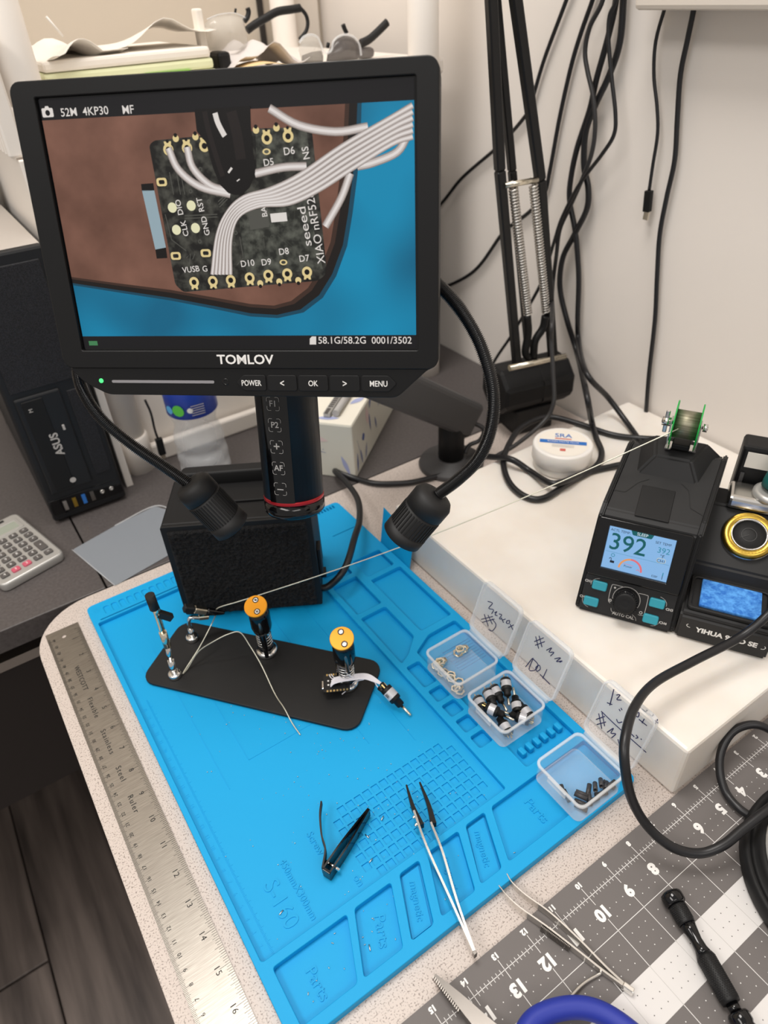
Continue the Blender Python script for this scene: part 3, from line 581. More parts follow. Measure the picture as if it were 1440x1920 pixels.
for x, y in [(0.0751,-0.0243),(0.0865,-0.0239),(0.097,-0.0233),(0.1341,-0.021),(0.1464,-0.0205),(0.0807,-0.0968),(0.0928,-0.0964),(0.1043,-0.096),(0.1164,-0.0948),(0.1282,-0.0935),(0.14,-0.0929),(0.1522,-0.0921)]:
    top = y > -.06; g.disc((x, y), .0031, .00022, 16); h.disc((x, y), .0016, .00026, 12); s = .0042 if top else -.0042
    g.poly([(x - .0016, y), (x + .0016, y), (x + .0022, y + s), (x - .0022, y + s)], .00022); h.disc((x, y + s), .0009, .00026, 10)
for x, y in [(0.0804,-0.0188),(0.0923,-0.0184),(0.1282,-0.0166),(0.1401,-0.016)]: g.disc((x, y), .0019, .00022, 12); h.disc((x, y + .0016), .0011, .00026, 10)
for x, y in [(0.1227,-0.0981),(0.1347,-0.0973),(0.1465,-0.0967)]: g.disc((x, y), .0019, .00022, 12); h.disc((x, y - .0016), .0011, .00026, 10)
for x, y in [(0.0684,-0.0409),(0.0711,-0.0815),(0.0904,-0.0803)]: g.mesh(plate_mesh(rrect(x - .0032, y - .0022, x + .0032, y + .0022, .0015), [rrect(x - .0018, y - .0011, x + .0018, y + .0011, .0008)], .0002, .00023))
for x, y in [(0.1333,-0.0276),(0.1382,-0.0864)]: g.disc((x, y), .0024, .00022, 14, r2=.0014, ry=.0016)
pic(g, 'gold_pads', 'scr_gold')['kind'] = 'stuff'; pic(h, 'pad_holes', 'scr_cone')['kind'] = 'stuff'
b = B()
for x, y in [(0.0729,-0.0547),(0.0848,-0.054),(0.0737,-0.0669),(0.0858,-0.0662)]: b.disc((x, y), .0028, .00022, 16)
pic(b, 'test_pads', 'scr_pad')['kind'] = 'stuff'
b = B()
for ss in ([(0.074,-0.0359),(0.0748,-0.0478)], [(0.0783,-0.036),(0.0791,-0.0479)], [(0.0808,-0.0368),(0.0817,-0.048)], [(0.0801,-0.0593),(0.1003,-0.0591)], [(0.0799,-0.0609),(0.1001,-0.0605)], [(0.1182,-0.0566),(0.1192,-0.068),(0.1313,-0.0676),(0.1464,-0.081),(0.1574,-0.082)], [(0.1322,-0.057),(0.1318,-0.0661),(0.1473,-0.0803)], [(0.1127,-0.0717),(0.1136,-0.0835),(0.1092,-0.0874)], [(0.1273,-0.0729),(0.1275,-0.0854)], [(0.0777,-0.0828),(0.0807,-0.0805),(0.0788,-0.0877)], [(0.0816,-0.0837),(0.0834,-0.0805)], [(0.0679,-0.0582),(0.0698,-0.0723),(0.0782,-0.0788)], [(0.129,-0.0208),(0.1289,-0.0306),(0.1397,-0.0389)], [(0.1305,-0.076),(0.1361,-0.0808),(0.1427,-0.0841),(0.1492,-0.0889)], [(0.1016,-0.0524),(0.1058,-0.0495)], [(0.1018,-0.0539),(0.1065,-0.0503)], [(0.102,-0.0554),(0.1075,-0.0511)], [(0.1432,-0.0566),(0.1474,-0.0575),(0.1464,-0.0642),(0.1416,-0.0659)]):
    b.strip(ss, .0005, .0002, 1)
for x, y in [(0.0855,-0.0463),(0.0875,-0.0737),(0.114,-0.0603),(0.1156,-0.0657),(0.1104,-0.0694),(0.1179,-0.0761),(0.1223,-0.072),(0.1266,-0.0713),(0.1234,-0.0774),(0.1295,-0.0776),(0.1338,-0.0773),(0.1414,-0.0686),(0.1481,-0.0811),(0.096,-0.0522),(0.1016,-0.0486),(0.093,-0.0351),(0.1395,-0.0233),(0.1088,-0.0755),(0.1326,-0.0722),(0.1213,-0.0904)]: b.disc((x, y), .0012, .0002, 10, r2=.0007)
pic(b, 'board_traces', 'scr_trace')['kind'] = 'stuff'
b = B()
def st(s, p, size, rot, w_=0): b.mesh(fit_text(s, w_, size * .68) if w_ else text_mesh(s, size * .82, 0, bold=.00003), TR(p[0][0], p[0][1], .00024, rot))
st('DIO', [(0.0774,-0.0547)], .0058, 97); st('RST', [(0.0907,-0.0537)], .0058, 97); st('CLK', [(0.0791,-0.0663)], .0058, 97); st('GND', [(0.0923,-0.0652)], .0058, 97)
st('VUSB', [(0.0797,-0.0895)], .0058, 5); st('G', [(0.0887,-0.0893)], .0058, 5); st('3', [(0.101,-0.0882)], .0058, 5); st('D10', [(0.1159,-0.0867)], .0062, 5); st('D9', [(0.1276,-0.0862)], .0062, 5)
st('D8', [(0.1389,-0.0805)], .0062, 5); st('D7', [(0.151,-0.0846)], .0062, 5); st('D6', [(0.1464,-0.0279)], .0066, 5); st('D5', [(0.134,-0.0331)], .0062, 5)
st('seeed s', [(0.1521,-0.064)], .0072, 97, .0275); st('XIAO nRF528', [(0.159,-0.0683)], .0070, 97, .0390); st('BA', [(0.1291,-0.0586)], .0056, 97); st('NS', [(0.1561,-0.0292)], .0066, 97)
b.poly([(0.1324,-0.0597),(0.1422,-0.0592),(0.1425,-0.0639),(0.1328,-0.0644)], .00024)
pic(b, 'board_print', 'scr_white')['kind'] = 'stuff'
b = B(); b.poly([(0.119,-0.0574),(0.1314,-0.057),(0.1313,-0.0668),(0.1196,-0.0681)], .00022); pic(b, 'chip_picture', 'scr_trace')
# wires in the picture
top = [(0.2162,-0.0073),(0.2049,-0.0126),(0.1763,-0.0255),(0.151,-0.0392),(0.1331,-0.046),(0.1167,-0.0499),(0.1062,-0.0573),(0.098,-0.0701),(0.0918,-0.0926)]
bot = [(0.2161,-0.025),(0.2046,-0.0279),(0.1817,-0.0394),(0.1627,-0.0491),(0.145,-0.0553),(0.1274,-0.0559),(0.1139,-0.0612),(0.1079,-0.0733),(0.1057,-0.0928)]
wa, wb, wc = B(), B(), B()
for k in range(6):
    f = (k + .5) / 6; p = [(a[0] * (1 - f) + c[0] * f, a[1] * (1 - f) + c[1] * f) for a, c in zip(top, bot)]; p[0] = (min(p[0][0], .2168), p[0][1])
    sp_ = [math.hypot(a[0] - c[0], a[1] - c[1]) / 6 for a, c in zip(top, bot)]; wv = lambda t, s=sp_: s[min(int(t * 8), 7)] * (1 - (t * 8 - min(int(t * 8), 7))) + s[min(int(t * 8), 7) + 1] * (t * 8 - min(int(t * 8), 7))
    wb.strip(p, lambda t: wv(t) * 1.08, .00030); wa.strip(p, lambda t: wv(t) * .76, .00033); wc.strip(p, lambda t: wv(t) * .34, .00035)
for p in ([(0.1368,-0.0064),(0.1528,-0.0153),(0.1736,-0.0194),(0.1916,-0.0178)], [(0.0752,-0.0235),(0.0797,-0.0347),(0.0915,-0.044),(0.1095,-0.0486)], [(0.0865,-0.0234),(0.0886,-0.0342),(0.098,-0.0437),(0.109,-0.0469)], [(0.1253,-0.0385),(0.1419,-0.0359),(0.1559,-0.0358)], [(0.2135,-0.0223),(0.2075,-0.0306),(0.1939,-0.0354),(0.1849,-0.0369)], [(0.1808,-0.0402),(0.1749,-0.0528),(0.1648,-0.0674)]): wb.strip(p, .0044, .00028); wa.strip(p, .0032, .00029); wc.strip(p, .0014, .000295)
pic(wb, 'wire_edges', 'scr_wire2'); pic(wa, 'wire_picture', 'scr_wire'); pic(wc, 'wire_light', 'scr_hi')
pic(B().poly([(0.0936,-0.005),(0.1262,-0.0048),(0.1256,-0.0144),(0.1255,-0.0277),(0.1262,-0.0348),(0.1254,-0.0391),(0.1215,-0.0456),(0.117,-0.0488),(0.1126,-0.0492),(0.1085,-0.0481),(0.1039,-0.0435),(0.1008,-0.0346),(0.0982,-0.0216),(0.0935,-0.0158)], .0004), 'clip_jaw_picture', 'scr_cone')
pic(B().strip([(0.1149,-0.007),(0.117,-0.0182),(0.118,-0.0309)], .0060, .00042).strip([(0.0994,-0.0063),(0.1006,-0.0161),(0.1038,-0.0304),(0.1061,-0.0392)], .0030, .00042), 'jaw_sheen', 'scr_coneglow')
pic(B().strip([(0.1054,-0.0073),(0.1065,-0.0122),(0.1088,-0.0171),(0.1098,-0.0189)], .0030, .00045).strip([(0.1097,-0.0375),(0.1121,-0.035)], .0012, .00045).strip([(0.1143,-0.042),(0.1161,-0.041)], .0006, .00045), 'jaw_glint', 'scr_white')
b = B()
for s, q in (('52M', [(0.0125,-0.0027),(0.0224,-0.0029)]), ('4KP30', [(0.0261,-0.0028),(0.0419,-0.003)]), ('MF', [(0.0506,-0.0032),(0.0574,-0.0032)]), ('58.1G/58.2G', [(0.1565,-0.1319),(0.1862,-0.132)]), ('0001/3502', [(0.1898,-0.132),(0.2143,-0.1321)])): b.mesh(fit_text(s, q[1][0] - q[0][0], .0042, 0, .00006), TR((q[0][0] + q[1][0]) / 2, (q[0][1] + q[1][1]) / 2, .00005))
b.mesh(plate_mesh(rrect(.0008, -.0048, .0078, -.0002, .0007), [[(.0043 + .0015 * math.cos(k * .524), -.0026 + .0015 * math.sin(k * .524)) for k in range(12)]], .00003, .00005)); b.poly([(.0028, -.0003), (.0058, -.0003), (.0052, .0008), (.0034, .0008)], .00005)
b.poly([(0.1509,-0.1345),(0.155,-0.1345),(0.1553,-0.1296),(0.1526,-0.1296),(0.1512,-0.1309)], .00005); pic(b, 'status_text', 'scr_white')
pic(B().mesh(plate_mesh([(.0035, -.1348), (.0095, -.1348), (.0095, -.1320), (.0035, -.1320)], [], .00003, .00005)), 'battery_icon', 'scr_green')
# optics behind the screen
B().box((.075, -.160, -.070), (.150, -.03, -.0235), .004).to('neck_block', 'soft_black', ms)
BU, BN, BR_ = .1100, -.0745, .0235
MB = M.Translation((BU, 0, BN)) @ M.Rotation(-math.pi / 2, 4, 'X')      # barrel axis along the screen's up direction
brl = B().lathe([(BR_, -.2615), (BR_, -.10), (BR_ - .002, -.04), (.018, -.03)], 40, M.Translation((BU, 0, BN)) @ frame((0, 0, 0), (1, 0, 0), (0, 0, -1), (0, 1, 0))).to('lens_barrel', 'black_plastic', ms)
AX = M.Translation((BU, 0, BN)) @ frame((0, 0, 0), (1, 0, 0), (0, 0, -1), (0, 1, 0))
B().lathe([(BR_ - .0002, -.2650), (BR_ + .0003, -.2645), (BR_ + .0003, -.2622), (BR_ - .0002, -.2615)], 40, AX).to('accent_ring', 'red_ring', brl)
B().lathe([(.016, -.276), (BR_ - .0015, -.2765), (BR_ + .0004, -.2740), (BR_ + .0004, -.2650)], 40, AX).to('lens_collar', 'gloss_black', brl)
vs = []; fs = []
for k in range(13):
    a = math.radians(-32 + 50 * k / 12)
    for v in (-.262, -.165): vs.append((BU + (BR_ + .0004) * math.sin(a), v, BN + (BR_ + .0004) * math.cos(a)))
for k in range(12): fs.append((2 * k, 2 * k + 2, 2 * k + 3, 2 * k + 1))
b = B(); b.add(vs, fs, 0, True); b.to('touch_panel', 'gloss_black', brl)
ia = math.radians(-7)
for (u, v), s in zip([(0.1043,-0.1846),(0.106,-0.2004),(0.1082,-0.217),(0.1097,-0.2336),(0.1116,-0.2501)], ('F1', 'P2', '+', 'AF', '–')):
    mt = M.Translation((BU + (BR_ + .0007) * math.sin(ia), v, BN + (BR_ + .0007) * math.cos(ia))) @ M.Rotation(ia, 4, 'Y')
    b = B().mesh(text_mesh(s, .0062 if len(s) > 1 else .0095, 0, bold=.0001), mt)
    h = .0048
    for sx in (-1, 1):
        for sy in (-1, 1): b.strip([(sx * h, sy * h * .35), (sx * h, sy * h * .8), (sx * h * .8, sy * h), (sx * h * .35, sy * h)], .0003, 0, 3, mt=mt)
    b.to('touch_icon', 'ink_grey', brl)
# gooseneck lamps
def goose(pts):
    b = B(); p = spline(pts, 40); b.tube([tuple(q) for q in p], lambda t: .0036, 10, 1); bb = B()
    p2 = spline(pts, 22)
    for i in range(1, len(p2) - 1):
        t_ = (p2[i + 1] - p2[i - 1]).normalized(); bb.lathe([(.0034, -.00045), (.0044, -.00012), (.0044, .00012), (.0034, .00045)], 10, M.Translation(p2[i]) @ t_.to_track_quat('Z', 'Y').to_matrix().to_4x4(), cap=False)
    g = b.to('gooseneck', 'cable', ms, True); bb.to('coil', 'gloss_black', g, True); return g
def lamp(a, c):
    a, c = V(a), V(c); d = c - a; ln_ = d.length; q = M.Translation(a) @ d.to_track_quat('Z', 'Y').to_matrix().to_4x4()
    h = B().lathe([(.007, -.001), (.0125, .0005), (.0146, .004), (.0146, .014)], 32, q).to('lamp_head', 'black_matte', ms, True)
    B().lathe([(.0142, .0135), (.0142, ln_ * .78), (.0150, ln_ * .78), (.0150, ln_ - .001), (.0135, ln_), (.0135, ln_ - .004), (.004, ln_ - .006)], 32, q).to('lamp_sleeve', 'black_matte', h, True)
    b = B()
    for k in range(36):
        e = 2 * math.pi * k / 36; b.box((.0140, -.0005, .016), (.01475, .0005, ln_ * .76), 0, q @ M.Rotation(e, 4, 'Z'))
    b.to('grip_rib', 'black_matte', h, True)
    B().lathe([(.0130, 0), (.0130, .0008)], 24, q @ M.Translation((0, 0, ln_ - .0045))).to('diffuser', 'white_plastic', h, True)
goose([(0.0743,0.5041,0.3131),(0.0662,0.5009,0.2944),(0.0647,0.4963,0.2786),(0.0691,0.4871,0.2607),(0.0814,0.4746,0.2407),(0.0956,0.4567,0.2249),(0.1086,0.4366,0.2115)])
lamp(*[(0.1073,0.4379,0.2148),(0.1268,0.4213,0.1732)])
goose([(0.2616,0.3496,0.3554),(0.2661,0.3412,0.3505),(0.271,0.3256,0.3378),(0.2753,0.3111,0.3184),(0.2746,0.2973,0.2943),(0.2688,0.2904,0.2721),(0.2588,0.2896,0.2526),(0.2459,0.2943,0.2384),(0.2325,0.3001,0.2278)])
lamp(*[(0.2318,0.3004,0.2275),(0.2095,0.3116,0.1948)])
# desk arm that carries the microscope
t = thing('microscope_stand', 'dark grey jointed stand on a round base behind the microscope', 'stand', (.4775, .588, 0))
B().lathe([(.0415, 0), (.0420, .003), (.0400, .007), (.020, .010), (.019, .013)], 36).to('round_base', 'arm_grey', t)
B().lathe([(.0165, .010), (.0165, .062), (.0150, .064)], 28).to('post', 'soft_black', t)
pA, pB, pC = V((.4985, .5865, .063)), V([(0.3341,0.5767,0.185)][0]), V((.262, .475, .33))
def arm(a, c, w_, h_, name, m):
    d = (c - a); x = d.normalized(); y = V((0, 0, 1)).cross(x).normalized(); z = x.cross(y)
    return B().box((-.012, -w_, -h_), (d.length + .012, w_, h_), min(w_, h_) * .5, frame(a, x, y, z), seg=3).to(name, m, t, True)
lower = arm(pA, pB, .014, .023, 'lower_arm', 'arm_grey'); arm(pB, pC, .012, .016, 'upper_arm', 'arm_grey')
arm(pA + V((0, 0, .025)), pB + V((0, 0, .025)), .009, .002, 'cable_cover', 'grey_plastic')
B().cyl(pB + V((-.008, -.02, 0)), pB + V((.008, .02, 0)), .017, 20).to('elbow', 'soft_black', t, True)
B().tube([tuple(FM @ V((.11, -.07, -.115))), tuple(FM @ V((.14, -.07, -.14))), tuple(pC)], .011, 12).to('head_joint', 'soft_black', t, True)
B().box((.07, -.11, -.115), (.15, -.03, -.060), .003, FM).to('mount_plate', 'soft_black', ms, True)
B().tube([(0.432,0.6273,0.1073),(0.443,0.6209,0.088),(0.4542,0.6086,0.082),(0.483,0.5917,0.0695),(0.5036,0.5798,0.0568),(0.515,0.5699,0.0472),(0.5101,0.5705,0.0329),(0.4977,0.5764,0.0269),(0.4902,0.5754,0.0182)], .0030, 8).to('power_lead', 'cable_grey', t, True)
# ------------------------------------------------------------------ soldering station
OS = (.3673, .2757, .0569); RX = (.5153, -.857, 0); RB = (.857, .5153, 0)
SF = frame(OS, RX, RB, (0, 0, 1))
ss = thing('soldering_station', 'black soldering station with blue temperature display on the white board', 'soldering station', matrix=SF)
def wedge(b, prof, r0, r1, sh=0, mi=0, bev=0):
    q = bmesh.new(); n = len(prof)
    A = [q.verts.new((r0 + sh * y, y, z)) for y, z in prof]; C_ = [q.verts.new((r1 + sh * y, y, z)) for y, z in prof]
    q.faces.new(A); q.faces.new(C_[::-1])
    for i in range(n): q.faces.new((A[i], C_[i], C_[(i + 1) % n], A[(i + 1) % n]))
    bmesh.ops.recalc_face_normals(q, faces=q.faces)
    if bev: bmesh.ops.bevel(q, geom=q.edges[:], offset=bev, segments=2, affect='EDGES')
    return b.merge(q, None, mi)
body = wedge(B(), [(.001, 0), (0, .003), (.036, .080), (.042, .0845), (.085, .097), (.116, .1062), (.126, .104), (.130, 0)], .002, .0785, .085, bev=.0015).to('housing', 'station_plastic', ss)
wedge(B(), [(.003, 0), (.002, .006), (.034, .083), (.045, .0890), (.085, .1005), (.114, .1085), (.127, .1055), (.131, 0)], .0775, .0815, .085, bev=.0012).to('side_fin', 'black_plastic', ss)
wedge(B(), [(.003, 0), (.002, .006), (.034, .082), (.045, .0885), (.085, .1000), (.114, .1080), (.127, .1050), (.131, 0)], -.001, .003, .085, bev=.0012).to('side_fin', 'black_plastic', ss)
q = bmesh.new(); vv = [q.verts.new(p) for p in ((.020, .083, .0935), (.074, .083, .0935), (.092, .127, .100), (.010, .127, .100), (.034, .094, .1125), (.063, .094, .1125), (.074, .122, .1170), (.030, .122, .1170))]
for f_ in ((3, 2, 1, 0), (4, 5, 6, 7), (0, 1, 5, 4), (1, 2, 6, 5), (2, 3, 7, 6), (3, 0, 4, 7)): q.faces.new([vv[i] for i in f_])
bmesh.ops.recalc_face_normals(q, faces=q.faces); bmesh.ops.bevel(q, geom=q.edges[:], offset=.002, segments=2, affect='EDGES'); B().merge(q).to('spool_hump', 'station_plastic', ss)
TP = frame((0, .042, .0846), (1, 0, 0), (0, .9603, .2790), (0, -.2790, .9603))
B().box((.0300, -.002, 0), (.0570, .032, .0009), .0004, TP).to('top_hatch', 'black_plastic', ss)
for p in ([(.006, .020), (.018, .021), (.026, .034), (.034, .040)], [(.060, .042), (.067, .036), (.071, .018), (.083, .012)]): B().strip(p, .0005, .0004, 1, mt=TP).to('seam', 'black_matte', ss)
PY = V((0, 36, 78)).normalized(); PN = V((0, -78, 36)).normalized(); PF = frame((0, 0, .002), (1, 0, 0), PY, PN)
pan = B().mesh(plate_mesh(rrect(.003, .002, .078, .0335, .002), [], -.001, .0008, .0003), PF).to('control_panel', 'station_plastic', ss)
frm = B().mesh(plate_mesh(rrect(.0035, .0345, .0785, .086, .002), [rrect(.0132, .0425, .0665, .0797, .0005)], -.001, .0045, .0008), PF).to('display_frame', 'gloss_black', ss)
lcd = B().box((.0130, .0423, -.0005), (.0667, .0799, .0012), 0, PF).to('display', 'gloss_black', ss)
emis('lcd_blue', '86B4E2', 1.0); emis('lcd_teal', '0E5A5E', 1); emis('lcd_mid', '2F86A0', 1); emis('lcd_dark', '15202C', 1); emis('lcd_orange', 'E39A62', 1); emis('lcd_red', 'DD7078', 1); emis('lcd_cream', 'D8D2B0', 1); emis('lcd_white', 'DDEBF5', 1)
def lc(z): return PF @ M.Translation((0, 0, z))
B().poly([(.0133, .0426), (.0664, .0426), (.0664, .0796), (.0133, .0796)], 0, mt=lc(.0013)).to('lit_area', 'lcd_blue', lcd)
def lt(items, name, m, z=.0016):
    b = B()
    for s, x, y, sz in items: b.mesh(text_mesh(s, sz, 0, bold=0 if sz < .01 else .0001), lc(z) @ TR(x * mm, y * mm))
    return b.to(name, m, lcd)
lt([('392', 30.5, 66, .0205)], 'reading', 'lcd_teal'); lt([('392', 58.8, 68, .0068)], 'set_value', 'lcd_mid')
lt([('ACTL TEMP.', 22.6, 76.4, .0030), ('SET TEMP.', 57.6, 74.0, .0030), ('°F', 58.6, 63.2, .0042), ('CH1', 58.6, 59.2, .0036), ('Power', 34.6, 48.0, .0026), ('E2BF', 56.5, 45.2, .0024)], 'captions', 'lcd_dark')
B().poly(rounded([(.0305, .0796), (.0325, .0755), (.0475, .0755), (.0490, .0796)], .001), 0, mt=lc(.0015)).to('mode_tab', 'lcd_teal', lcd)
lt([('SLEEP', 40, 77.4, .0036)], 'mode_text', 'lcd_white', .0017)
def arc(cx, cy, r, w_, a0, a1, name, m, par=None, fr=None, z=.0016):
    pts = [(cx + r * math.cos(math.radians(a0 + (a1 - a0) * k / 14)), cy + r * math.sin(math.radians(a0 + (a1 - a0) * k / 14))) for k in range(15)]
    return B().strip(pts, w_, 0, 1, mt=(fr or lc(z))).to(name, m, par or lcd)
arc(.0365, .0455, .0090, .0016, 180, 95, 'gauge', 'lcd_orange'); arc(.0365, .0455, .0090, .0016, 95, 0, 'gauge', 'lcd_red')
B().strip([(.0305, .0500), (.0385, .0495)], .0003, 0, 1, mt=lc(.0016)).strip([(.0415, .0465), (.0430, .0475), (.0440, .0462)], .0005, 0, 1, mt=lc(.0016)).to('gauge_mark', 'lcd_red', lcd)
B().strip([(.0140, .0573), (.0655, .0573)], .0002, 0, 1, mt=lc(.0015)).to('divider', 'lcd_mid', lcd)
B().strip([(.0555, .0600), (.0562, .0614), (.0610, .0614), (.0620, .0600), (.0610, .0580), (.0560, .0580), (.0552, .0600)], .0003, 0, 3, mt=lc(.0016)).to('channel_oval', 'lcd_cream', lcd)
b = B().poly([(.0195, .0480), (.0230, .0480), (.0230, .0500), (.0195, .0500)], 0, mt=lc(.0016)); b.strip([(.0185, .0510), (.0190, .0520), (.0200, .0520), (.0203, .0500)], .0005, 0, 3, mt=lc(.0016)); b.strip([(.0625, .0440), (.0625, .0475)], .0004, 0, 1, mt=lc(.0016)); b.to('lock_icon', 'lcd_dark', lcd)
B().disc((.0208, .0548), .0016, 0, 14, r2=.0011, mt=lc(.0016)).strip([(.0625, .0470), (.0625, .0500)], .0007, 0, 1, mt=lc(.0016)).to('side_icon', 'lcd_mid', lcd)
for x, y, s, lx, ly, a0, a1 in ((16, 25.6, 'CH1', 6.0, 27.0, 190, 100), (11.9, 9.8, 'CH2', 4.6, 12.0, 170, 260), (63.8, 23.2, 'CH3', 74.2, 20.0, 80, -10), (61.8, 8.2, 'CH4', 72.0, 7.2, -80, 0)):
    B().mesh(plate_mesh(rrect((x - 6.2) * mm, (y - 3.9) * mm, (x + 6.2) * mm, (y + 3.9) * mm, .0016), [], 0, .0032, .0007), PF).to('button', 'teal_rubber', ss)
    b = B().mesh(text_mesh(s, .0030, 0, bold=.0001), PF @ TR(lx * mm, ly * mm, .0011))
    b.strip([((x + 8.2 * math.cos(math.radians(a0 + (a1 - a0) * k / 8)) * .9) * mm, (y + 6.0 * math.sin(math.radians(a0 + (a1 - a0) * k / 8))) * mm) for k in range(9)], .0003, .0011, 1, mt=PF); b.to('button_mark', 'ink_grey', pan)
b = B().strip([(.0345, .0295), (.0275, .0295), (.0255, .0275), (.0255, .0150), (.0275, .0125)], .0004, .0011, 3, mt=PF).strip([(.0480, .0275), (.0545, .0275), (.0560, .0255), (.0560, .0110), (.0540, .0090), (.0515, .0090)], .0004, .0011, 3, mt=PF)
pts = [(.0395 + .0112 * math.cos(math.radians(a)), .0192 + .0112 * math.sin(math.radians(a))) for a in range(-25, 196, 12)]; b.strip(pts, .0004, .0011, 1, mt=PF)
b.mesh(text_mesh('AUTO CAL', .0036, 0, bold=.0001), PF @ TR(.0400, .0045, .0011)); b.disc((.0285, .0270), .0009, .0011, 10, mt=PF).disc((.0270, .0150), .0013, .0011, 12, r2=.0006, mt=PF).disc((.0532, .0112), .0014, .0011, 12, r2=.0008, mt=PF)
b.strip([(.0290, .0085), (.0300, .0060), (.0320, .0045)], .0003, .0011, 3, mt=PF).strip([(.0470, .0075), (.0500, .0055), (.0510, .0030)], .0003, .0011, 3, mt=PF); b.to('panel_print', 'ink_grey', pan)
kn = B().lathe([(.0098, 0), (.0096, .009), (.0090, .0095)], 30, PF @ M.Translation((.0395, .0195, .0008))).to('knob', 'gloss_black', ss)
b = B()
for k in range(30):
    a = 2 * math.pi * k / 30; b.box((.0086, -.0004, .0085), (.0099, .0004, .0135), 0, PF @ M.Translation((.0395, .0195, .0008)) @ M.Rotation(a, 4, 'Z'))
b.lathe([(.0090, .009), (.0090, .0135), (.0075, .0142), (.003, .0130)], 30, PF @ M.Translation((.0395, .0195, .0008))); b.to('knob_grip', 'soft_black', kn)
# holder half with sponge tray and tip cleaner
hb = wedge(B(), [(0, 0), (0, .026), (.003, .0285), (.048, .0305), (.052, .042), (.100, .072), (.125, .074), (.128, 0)], .0825, .152, .02, bev=.002).to('holder_base', 'station_plastic', ss)
B().mesh(plate_mesh(rrect(.086, .005, .148, .047, .004), [rrect(.089, .008, .145, .044, .003)], .0285, .0325, .0008)).to('sponge_tray', 'black_matte', ss)
FF = frame((0, -.0002, 0), (1, 0, 0), (0, 0, 1), (0, -1, 0))
B().mesh(text_mesh('YIHUA 982D SE', .0068, 0, bold=.0003, spacing=1.0), FF @ TR(.120, .0140)).strip([(.0905, .0180), (.0895, .0165), (.0905, .0150), (.0925, .0145)], .0005, 0, 3, mt=FF).strip([(.1480, .0155), (.1490, .0140), (.1480, .0122), (.1460, .0118)], .0005, 0, 3, mt=FF).to('maker_lettering', 'ink_white', hb)
SLP = frame((.121, .078, .0598), (1, 0, 0), V((0, 48, 30)).normalized(), V((0, -30, 48)).normalized())
rg = B().lathe([(.0205, 0), (.0205, .004), (.0195, .0062), (.0140, .0062), (.0135, .0040)], 40, SLP, cap=False).to('tip_cleaner_rim', 'brass', ss)
B().lathe([(.0212, -.001), (.0215, .0015), (.0207, .0025)], 40, SLP, cap=False).to('outer_rim', 'steel', rg)
B().lathe([(.0142, .0055), (.0142, .0070), (.0130, .0070), (.0128, .0045)], 40, SLP, cap=False).to('inner_rim', 'steel', rg)
b = B().lathe([(.0130, .0030), (.0130, .0048), (.0010, .0052)], 36, SLP); b.to('rubber_seal', 'black_matte', rg)
B().disc((0, 0), .0060, .0056, 24, r2=.0056, mt=SLP).strip([(-.006, -.004), (0, 0)], .0004, .0057, 1, mt=SLP).to('seal_mark', 'grey_plastic', rg)
st_ = B().box((.0985, .094, .073), (.160, .122, .086), .004, M.Translation((0, 0, 0)), seg=3).to('iron_rest', 'steel', ss)
B().lathe([(.016, 0), (.0155, .004), (.0130, .0055)], 30, M.Translation((.132, .108, .0855))).to('rest_collar', 'silver_plastic', ss)
bt_ = B().box((.101, .126, 0), (.165, .150, .118), .003).to('tip_rack', 'black_plastic', ss)
B().box((.106, .1255, .098), (.160, .1262, .113)).to('rack_card', 'paper', bt_)
B().box((.105, .124, .060), (.108, .1262, .092)).to('rack_slot', 'grey_plastic', bt_)
o = B().box((.0945, .0095, .0302), (.1405, .0425, .0335), .001, SF).to('sponge', 'sponge_blue'); tag(o, 'wet blue sponge in the tray of the soldering station', 'sponge')
t = thing('soldering_iron', 'soldering iron with dark green handle standing in its silver rest', 'soldering iron', matrix=SF @ M.Translation((.132, .108, .088)))
dv = V((.02, .03, .11)).normalized(); q = dv.to_track_quat('Z', 'Y').to_matrix().to_4x4()
B().lathe([(.0115, .004), (.0120, .010), (.0112, .030), (.0095, .055), (.0100, .075)], 28, q).to('handle_grip', 'green_handle', t)
B().lathe([(.0098, .0752), (.0105, .085), (.0095, .125), (.0050, .135)], 28, q).to('handle_end', 'black_plastic', t)
# solder spool on its bracket
sp = thing('solder_spool', 'small reel of silver solder with green flanges on the station', 'solder reel', matrix=SF @ M.Translation((.0525, .108, .1385)) @ M.Rotation(math.radians(-1), 4, 'Z'))
AXR = M.Rotation(math.pi / 2, 4, 'Y')
for x in (-.0105, .0095): B().lathe([(.0192, 0), (.0192, .0011)], 40, M.Translation((x, 0, 0)) @ AXR).to('flange', 'green_plastic', sp)
B().lathe([(.0120, 0), (.0120, .0190)], 36, M.Translation((-.0095, 0, 0)) @ AXR).to('wound_solder', 'solder', sp)
B().cyl((-.020, 0, 0), (.017, 0, 0), .0016, 12).to('axle', 'chrome', sp)
B().cyl((-.0195, 0, 0), (-.0125, 0, 0), .0038, 14).box((-.0180, -.0012, 0), (-.0145, .0012, .0105), .0008).box((-.0180, -.0012, -.0105), (-.0145, .0012, 0), .0008).to('wing_nut', 'chrome', sp)
B().cyl((.0130, 0, 0), (.0165, 0, 0), .0035, 8).to('end_nut', 'chrome', sp)
br = thing('spool_bracket', 'bright metal U bracket carrying the solder reel', 'bracket', matrix=SF @ M.Translation((.0525, .108, .1163)) @ M.Rotation(math.radians(-1), 4, 'Z'))
for x in (-.0120, .0115): B().box((x - .0006, -.005, 0), (x + .0006, .005, .0260), .0003).to('upright', 'chrome', br)
B().box((-.0126, -.005, 0), (.0121, .005, .0011)).box((-.0126, -.008, .0001), (-.008, .0, .0012)).to('foot_plate', 'chrome', br)
